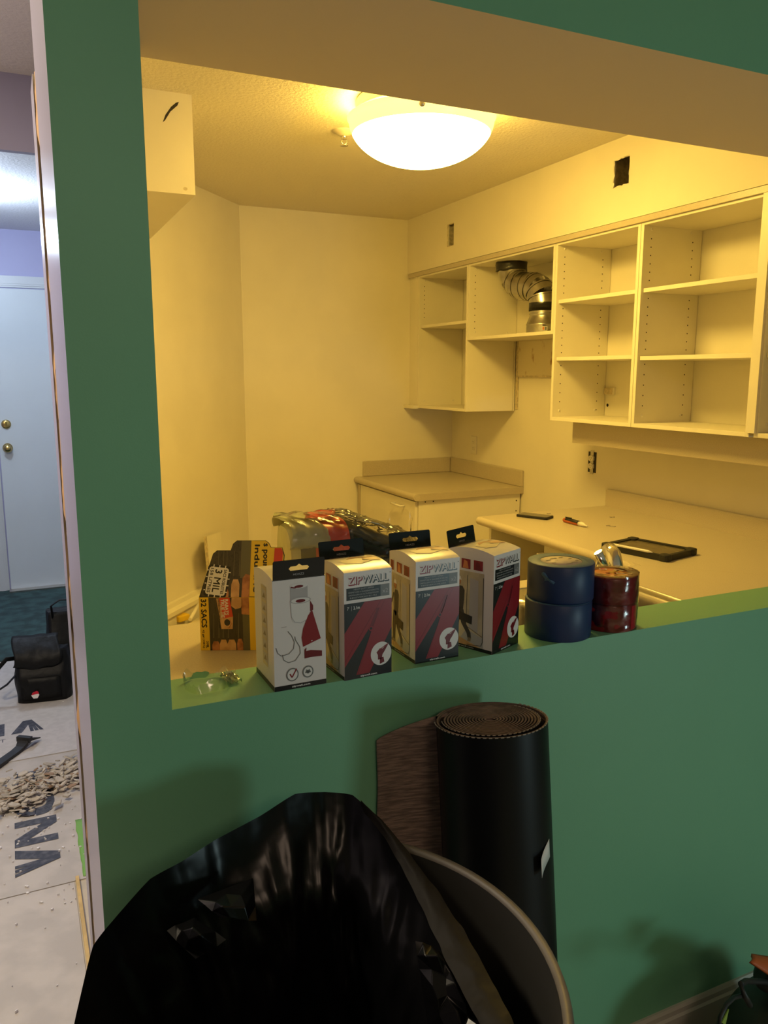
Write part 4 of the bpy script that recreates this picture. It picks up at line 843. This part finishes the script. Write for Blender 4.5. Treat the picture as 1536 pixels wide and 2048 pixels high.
for s_ in (-1, 1): mb.add([(.010, s_ * .004, .028), (.010, s_ * .030, .028), (.072, s_ * .030, .012), (.066, s_ * .006, .012), (.010, s_ * .004, .040), (.010, s_ * .030, .040), (.072, s_ * .030, .016), (.066, s_ * .006, .016)], [(0, 1, 2, 3), (4, 7, 6, 5), (0, 4, 5, 1), (1, 5, 6, 2), (2, 6, 7, 3), (3, 7, 4, 0)], rubber)
mb.add([(.002, -.030, .024), (.022, -.030, .030), (.022, .030, .030), (.002, .030, .024), (.002, -.030, .044), (.022, -.030, .044), (.022, .030, .044), (.002, .030, .044)], [(0, 3, 2, 1), (4, 5, 6, 7), (0, 1, 5, 4), (2, 3, 7, 6), (1, 2, 6, 5), (3, 0, 4, 7)], rubber)
mb.build('claw', r)['label'] = 'forked claw'
# debris: small bits as one pile, larger shards one by one
random.seed(11)
def shard(mb, p, s_, m, tilt=.5, el=None):
    n = random.randint(4, 6); el = el or random.uniform(.25, .8); ang = random.uniform(-.5, .9); q = Matrix.Rotation(ang, 3, 'Z') @ Matrix.Rotation(random.uniform(-tilt, tilt), 3, 'X') @ Matrix.Rotation(random.uniform(-tilt, tilt), 3, 'Y')
    ring = [Vector((s_ * math.cos(2 * PI * i / n + random.uniform(-.3, .3)), s_ * el * math.sin(2 * PI * i / n + random.uniform(-.3, .3)), 0)) for i in range(n)]; th = random.uniform(.002, .006)
    vs = [p + q @ v for v in ring] + [p + q @ (v * .9 + Vector((0, 0, th))) for v in ring]
    lo = min(v.z for v in vs)
    if lo < .0045: vs = [v + Vector((0, 0, .0045 - lo)) for v in vs]
    mb.add(vs, [tuple(range(n))[::-1], tuple(range(n, 2 * n))] + [(i, (i + 1) % n, n + (i + 1) % n, n + i) for i in range(n)], m)
mb = MB()
for k in range(620):
    t = random.random(); x = -.26 + .40 * t; y = 2.87 + .16 * t + random.gauss(0, .06) + .02 * math.sin(t * 9); h_ = max(0, random.gauss(.016, .012)) * (1 - abs(t - .55))
    shard(mb, Vector((x, y, .005 + h_)), random.choice((random.uniform(.004, .014), random.uniform(.010, .030))), random.choice((chip, chip, chip, chip, chip, chipb)))
for k in range(150): shard(mb, Vector((random.uniform(-.25, .12), random.gauss(2.6, .32), .004)), random.uniform(.0012, .005), white, .1)
o = mb.build('plaster_rubble', merge=False); tag(o, 'heap of small broken plaster bits on the hall floor', 'debris', kind='stuff')
spots = [(52, 1549, .050, .35), (100, 1545, .05, .4), (140, 1548, .034, .6), (92, 1562, .055, .3), (28, 1560, .04, .5), (50, 1586, .028, .8), (12, 1610, .035, .5), (133, 1587, .018, .9), (60, 1598, .024, .35), (20, 1592, .03, .6)]
nm = ['long plaster shard at the back of the rubble heap', 'broad plaster shard on top of the rubble heap', 'square plaster flake right of the heap against the wall', 'largest flat plaster shard in the middle of the heap', 'pale plaster shard at the left of the heap', 'upright plaster chunk at the front of the heap', 'oval plaster flake at the left edge of the picture', 'lone plaster flake lying right of the lettering', 'narrow plaster splinter pointing at the camera', 'small plaster chunk left of the heap']
for (u, v, sz, el), lb in zip(spots, nm):
    p = atz(u, v, .03); mb = MB(); shard(mb, Vector((0, 0, 0.02)), sz * .8, chip, .25, el); o = mb.build('plaster_shard', loc=(p.x, p.y, .0)); tag(o, lb, 'shard', 'larger plaster shards on the rubble')
# soft bags
def softbag(r, w, d, h, m, sag=.06, seed=1, name='bag_body'):
    mb = MB()
    def f(u, v):
        t = u * 2 * PI; e = 2 / 4.5; c, s_ = math.cos(t), math.sin(t); taper = 1 - .10 * v; bul = 1 + .06 * math.sin(PI * v)
        n_ = 1 + sag * noise.noise(Vector((c * 1.6 + seed, s_ * 1.6, v * 3))); yy = d / 2 * math.copysign(abs(s_) ** e, s_) * (1 - .55 * max(0, v - .55) / .45)
        return Vector((w / 2 * math.copysign(abs(c) ** e, c) * taper * bul * n_, yy * bul * n_, h * v + .012 * noise.noise(Vector((c * 2, s_ * 2, seed))) * v))
    mb.grid(f, 56, 22, m, wrap=True); mb.add([f(i / 56, 1) for i in range(56)], [tuple(range(56))], m); mb.add([f(i / 56, 0) for i in range(56)], [tuple(range(56))[::-1]], m); return mb.build(name, r)
r = empty('tote_bag', (.045, 3.90, .0075), 'black tote bag with a folded top and red-white badge in the hall', 'bag', rot=(0, 0, math.radians(-8)))
softbag(r, .25, .18, .23, nylon, .12, 3)
mb = MB(); mb.grid(lambda u, v: Vector((-.12 + .20 * u + .01 * math.sin(v * 5), -.075 - .02 * math.sin(PI * v) * (1 - u * .4) + .10 * (v ** 2), .175 + .115 * v + .03 * (1 - abs(2 * u - 1)) * (1 - v) * -1 + .01 * noise.noise(Vector((u * 4, v * 3, 6))))), 20, 14, nylon); mb.build('folded_flap', r, solid=.003)
mb = MB(); mb.tube([(-.10, -.02, .20), (-.15, -.04, .205), (-.185, -.06, .17), (-.20, -.07, .11), (-.185, -.075, .075), (-.15, -.07, .095), (-.115, -.06, .13)], .011, nylon, 8, flat=.25); mb.build('handle', r)
mb = MB(); mb.grid(lambda u, v: Vector((-.09 + .17 * u, -.092 - .006 * math.sin(PI * u), .02 + .10 * v)), 8, 5, nylon); mb.build('front_pocket', r, solid=.006)
pr = Print((-.030, -.112, .045), (1, 0, 0), (0, .10, 1)); pr.ell(0, 0, .017, .017, white, 0, 6); pr.poly([(-.016, .002), (.016, .006), (.014, .014), (.008, .020), (-.004, .016), (-.012, .012)], redtl, 1); pr.build('badge', r)
r = empty('upright_bag', (.165, 4.16, .012), 'taller black bag standing behind the tote against the wall', 'bag', rot=(0, 0, math.radians(5)))
softbag(r, .19, .20, .33, nylon, .10, 9)
mb = MB(); mb.tube([(-.065, -.05, .31), (-.07, -.06, .37), (-.03, -.06, .395), (.03, -.06, .39), (.06, -.05, .35), (.055, -.05, .31)], .014, nylon, 8, flat=.3); mb.build('handle', r)

# ------------------------------------------------------------------ rolled floor mat leaning on the wall
tc = Vector((.689, 1.062, .931)); lean_a = math.radians(7.0); ax = Vector((0, math.sin(lean_a), math.cos(lean_a))); ML = .925
bc = tc - ax * ML; bc.z = max(bc.z, .012)
r = empty('rolled_mat', tuple(bc), 'tall black rolled vinyl mat with woven backing leaning on the green wall', 'mat', rot=(-lean_a, 0, 0))
RM = .0945
mb = MB()      # spiral, outermost turn shown with a gap
def spir(t):   # t turns
    return RM - .0035 * t if t < 1.0 else RM - .0035 - .0075 - (t - 1) * .0052
pts = []
TN = 15.5
n = int(TN * 40)
for i in range(n + 1):
    t = TN * i / n; rr = spir(t) if t > 1.15 else RM - .0035 * max(0, t - .6) * 3.0
    a = -2 * PI * t + 2.4; pts.append((rr * math.cos(a), rr * math.sin(a)))
vo, vi = [], []
for i, (x, y) in enumerate(pts):
    q = Vector((x, y)).normalized() * .0032; vo.append((x, y)); vi.append((x - q.x, y - q.y))
vs = []
for (a, b), (c, d) in zip(vo, vi): vs += [(a, b, 0), (a, b, ML), (c, d, 0), (c, d, ML)]
fo, fi, ft = [], [], []
for i in range(len(vo) - 1):
    k = 4 * i; fo.append((k, k + 4, k + 5, k + 1)); fi.append((k + 2, k + 3, k + 7, k + 6)); ft.append((k + 1, k + 5, k + 7, k + 3)); ft.append((k, k + 2, k + 6, k + 4))
mb.add(vs, fo, vinr, True); mb.add(vs, fi, jute, True); mb.add(vs, ft, jute); mb.build('rolled_sheet', r, merge=False)
# free end of the mat lying against the wall on the left, backing outward
mb = MB()
inv = (Matrix.Translation(bc) @ Matrix.Rotation(-lean_a, 4, 'X')).inverted()
def flapf(u, v):
    zt = .885 + .040 * u ** .8; x = .522 + .12 * u; y = 1.156 - .012 * u - .02 * u * u
    z = .02 + (zt - .02) * v; y -= (1 - v) * .03 * u
    x += (.006 * noise.noise(Vector((0, z * 8, 3))) if u < .01 else 0) + (1 - v) * .004
    return inv @ Vector((x, min(y, 1.157), z))
mb.grid(flapf, 16, 60, jute); mb.build('loose_end', r, merge=False, solid=.003)['label'] = 'brown woven backing of the loose end'
# pale stitched line of threads on the cut edge
mb = MB(); thread = mat('edge_thread', (.30, .26, .22), .8)
for rr, st in ((RM - .0002, 64), (RM - .0125, 60)):
    for i in range(st):
        a0_, a1_ = 2 * PI * i / st, 2 * PI * (i + .55) / st
        if math.sin(a0_) < .45: mb.tube([(rr * math.cos(a0_), rr * math.sin(a0_), ML + .0003), (rr * math.cos(a1_), rr * math.sin(a1_), ML + .0003)], .0011, thread, 5)
o = mb.build('edge_threads', r, merge=False); o['kind'] = 'stuff'
la = math.atan2(-1, .25)
o_ = inv @ Vector((0, 0, H)); d_ = (inv.to_3x3() @ ray(1088, 1718)); qa = d_.x ** 2 + d_.y ** 2; qb = 2 * (o_.x * d_.x + o_.y * d_.y); qc = o_.x ** 2 + o_.y ** 2 - RM ** 2
t_ = (-qb - math.sqrt(max(0, qb * qb - 4 * qa * qc))) / (2 * qa); p = o_ + d_ * t_; an = math.atan2(p.y, p.x); hz = p.z
def lab(u, v, l=0): a = an - .20 + .40 * u; R = RM + .0008 + .010 * (1 - u) ** 3 + l; return Vector((R * math.cos(a), R * math.sin(a), hz - .020 + .030 * v + .016 * u))
mb = MB(); mb.grid(lambda u, v: lab(u, v), 8, 3, white); mb.build('paper_tag', r, merge=False, solid=.0004)['label'] = 'small white paper tag'

# ------------------------------------------------------------------ bin with black bag
BC = Vector((.243, .750)); BR, BZ = .300, .83
def rimpt(a, k=1.0, dz=0, R=BR):
    c, s_ = math.cos(a), math.sin(a); kx = 1.0 if c > 0 else 1 - .37 * (-c)
    return Vector((R * k * c * kx, R * k * s_, BZ + dz - (.16 * min(1, max(0, (.68 - c) / .8)) if dz > -.5 else 0)))
r = empty('rubbish_bin', (BC.x, BC.y, 0), 'large round grey plastic rubbish bin with thick rolled rim', 'bin')
mb = MB()
prof = [(.82, -.83), (.86, -.60), (.93, -.2), (.955, -.045), (.985, -.040), (1.0, -.030), (1.0, -.006), (.992, 0.0), (.968, .0), (.960, -.006)]
mb.grid(lambda u, v: rimpt(u * 2 * PI, *prof[round(v * (len(prof) - 1))]), 96, len(prof), bing, wrap=True)
mb.build('bin_wall', r)
prof2 = [(.960, -.006), (.945, -.05), (.92, -.2), (.85, -.6), (.80, -.80), (0, -.80)]
mb = MB(); mb.grid(lambda u, v: rimpt(u * 2 * PI, *prof2[round(v * 5)]), 96, 6, binin, wrap=True); mb.add([rimpt(2 * PI * i / 48, .82, -.8295) for i in range(48)], [tuple(range(48))], bing); mb.build('bin_liner_wall', r, merge=False)
# bag: mouth curve from pixels with chosen depth
LIP = [((95, 2330), .52), ((135, 2130), .64), ((152, 2030), .71), ((186, 1892), .85), ((235, 1830), .90), ((300, 1758), .955), ((365, 1722), .985), ((430, 1680), 1.005), ((520, 1632), 1.02), ((590, 1588), 1.03), ((650, 1584), 1.03), ((705, 1590), 1.015), ((762, 1642), .96), ((815, 1705), .90), ((870, 1780), .83), ((925, 1860), .76), ((975, 1950), .69), ((1025, 2045), .62), ((1075, 2180), .54)]
lip = [aty(u, v, y) for (u, v), y in LIP] + [Vector((.45, .49, .80)), Vector((.30, .455, .80)), Vector((.15, .47, .80))]
def crom(P, t):
    n = len(P); t = t % 1 * n; i = int(t); f = t - i; a, b, c, d = P[(i - 1) % n], P[i % n], P[(i + 1) % n], P[(i + 2) % n]
    q_ = b.lerp(c, f); return q_ * .6 + .4 * .5 * ((2 * b) + (c - a) * f + (2 * a - 5 * b + 4 * c - d) * f * f + (3 * b - a - 3 * c + d) * f ** 3)
cen = Vector((.27, .74, .0))
def ridged(p): return (1 - 2 * abs(noise.noise(p)))
r = empty('bin_bag', (BC.x, BC.y, .1), 'open black bin bag draped over the rubbish bin, peak at the back', 'bag')
O_ = Vector((BC.x, BC.y, .1))
NU = 220
def bagin(u, v):      # inner surface, v 0 lip .. 1 bottom
    L = crom(lip, u); tgt = Vector((cen.x + (L.x - cen.x) * .55, cen.y + (L.y - cen.y) * .55, .14)); w_ = v ** .9
    p = L.lerp(tgt, w_); inw = Vector((cen.x - L.x, cen.y - L.y, 0)).normalized()
    am = min(1, v * 9) * (1 - .5 * v)
    k = .018 * ridged(Vector((u * 13, v * 5.5, 1.3))) + .013 * ridged(Vector((u * 30, v * 13, 4.1)))
    p += inw * (k * am + .035 * math.sin(PI * min(1, v * 2.2)) * am) 
    return p - O_
def bagout(u, v):     # cuff folded down outside
    L = crom(lip, u); out = Vector((L.x - cen.x, L.y - cen.y, 0)).normalized(); k = .010 * ridged(Vector((u * 22, v * 4, 7)))
    drop = .02 + .20 * max(0, min(1, 1.7 * (1 - abs(((u - .18) % 1) - .0) * 1.0)))
    p = L + out * (.006 * math.sin(PI * min(1, v * 2)) + k * v) + Vector((0, 0, -.16 * v)); p.y = min(p.y, 1.15); return p - O_
mb = MB(); mb.grid(bagin, NU, 46, bagp, wrap=True)
tg = [bagin(i / NU, 1) for i in range(NU)]; mb.add(tg, [tuple(range(NU))], bagp); mb.build('bag_inside', r, merge=False)
mb = MB(); NP = len(lip)
def part_out(u, v): return bagout((u * 12.2 - .6) / NP, v)
mb.grid(part_out, 120, 10, bagp); mb.build('bag_cuff', r, merge=False)
mb = MB()      # thin doubled hem running down the right side of the mouth
def hem(u, v):
    t = (11.3 + u * 7.4) / NP; L = crom(lip, t); inw = Vector((cen.x - L.x, cen.y - L.y, 0)).normalized(); wd = .002 + .032 * math.sin(min(1, u * 1.8) * PI / 2)
    return L + inw * (wd * v + .003 * noise.noise(Vector((u * 12, v * 2, 3)))) + Vector((0, 0, .003 + .004 * math.sin(PI * v) - .012 * v + .002 * noise.noise(Vector((u * 25, v * 3, 8))))) - O_
mb.grid(hem, 90, 7, bagp2); mb.build('bag_hem', r, merge=False)['label'] = 'thin brownish hem of the bag'
def facets(quad, nu, nv, amp, seed):      # crumpled film in flat facets, edges tucked under
    random.seed(seed); A0, B0, C0, D0 = quad; n_ = Vector((-.25, -.65, .7)).normalized(); P = {}
    for j in range(nv):
        for i in range(nu):
            u, v = i / (nu - 1), j / (nv - 1); e = 0 if i in (0, nu - 1) or j in (0, nv - 1) else 1
            ju, jv = (random.uniform(-.35, .35) / nu * e, random.uniform(-.35, .35) / nv * e)
            P[i, j] = (A0.lerp(B0, u + ju)).lerp(D0.lerp(C0, u + ju), v + jv) + n_ * (random.uniform(0, amp) if e else -amp * .8) - O_
    mb = MB(); vs = [P[i, j] for j in range(nv) for i in range(nu)]; fs = []
    for j in range(nv - 1):
        for i in range(nu - 1):
            a, b, c, d = j * nu + i, j * nu + i + 1, (j + 1) * nu + i + 1, (j + 1) * nu + i
            fs += [(a, b, c), (a, c, d)] if random.random() < .5 else [(a, b, d), (b, c, d)]
    mb.add(vs, fs, bagp); o = mb.build('bag_fold', r, merge=False); o.data.polygons.foreach_set('use_smooth', [False] * len(o.data.polygons))
    md = o.modifiers.new('bevel', 'BEVEL'); md.width = .0015; md.segments = 2
facets((aty(832, 1880, .76), aty(895, 1905, .74), aty(1000, 2085, .66), aty(862, 2085, .70)), 5, 8, .012, 12)
facets((aty(392, 1795, .93), aty(505, 1752, .95), aty(512, 1838, .88), aty(440, 1832, .88)), 5, 4, .014, 8)
facets((aty(330, 1858, .90), aty(385, 1832, .90), aty(450, 1876, .86), aty(388, 1915, .85)), 4, 4, .016, 2)

# ------------------------------------------------------------------ tool bag at the lower right corner
r = empty('tool_bag', (1.37, .95, 0.0), 'dark bag with orange strap and loop handle at the lower right corner', 'bag')
TB = Vector((1.37, .95, 0))
mb = MB()
def tb(u, v):
    a = u * 2 * PI; b = v * PI / 2; c, s_ = math.cos(a), math.sin(a); R = math.cos(b) ** .55
    return Vector((.185 * R * c * (1 + .04 * noise.noise(Vector((c, s_, v * 2)))), .13 * R * s_, .255 * math.sin(b) ** .8))
mb.grid(tb, 48, 20, dgreen, wrap=True); mb.build('bag_body', r)
def B(u, v, y): return aty(u, v, y) - TB
mb = MB(); mb.tube([B(1500, 2010, .90), B(1488, 1990, .89), B(1482, 1968, .90), B(1492, 1962, .92), B(1525, 1963, .95), B(1560, 1970, .95)], .0055, rubber, 10); mb.build('loop_handle', r)
mb = MB(); mb.tube([B(1436, 2075, .86), B(1440, 2035, .86), B(1452, 2010, .87), B(1468, 1995, .885), B(1490, 1990, .90)], .004, rubber, 8); mb.build('piping', r)
mb = MB(); mb.add([B(1443, 2045, .83), B(1450, 2050, .83), B(1457, 2018, .84)], [(0, 1, 2)], lime); mb.build('accent', r, merge=False, solid=.002)['label'] = 'lime green accent'
c0_, c1_ = B(1520, 1950, .97), B(1640, 1985, .93)
mb = MB(); mb.tube([c0_ + (c1_ - c0_) * t for t in (0, .04, .2, .6, 1)], [.014, .026, .031, .033, .03], rubber, 20); mb.build('rolled_pouch', r)
mb = MB(); a_, b_, c_, d_ = B(1502, 1910, .965), B(1560, 1918, .95), B(1560, 1965, .92), B(1500, 1925, .945)
mb.grid(lambda u, v: (a_.lerp(b_, u)).lerp(d_.lerp(c_, u), v) + Vector((0, -.004 * math.sin(PI * v), .003 * math.sin(PI * v))), 10, 8, orngm); mb.build('orange_strap', r, solid=.006)['label'] = 'orange strap'
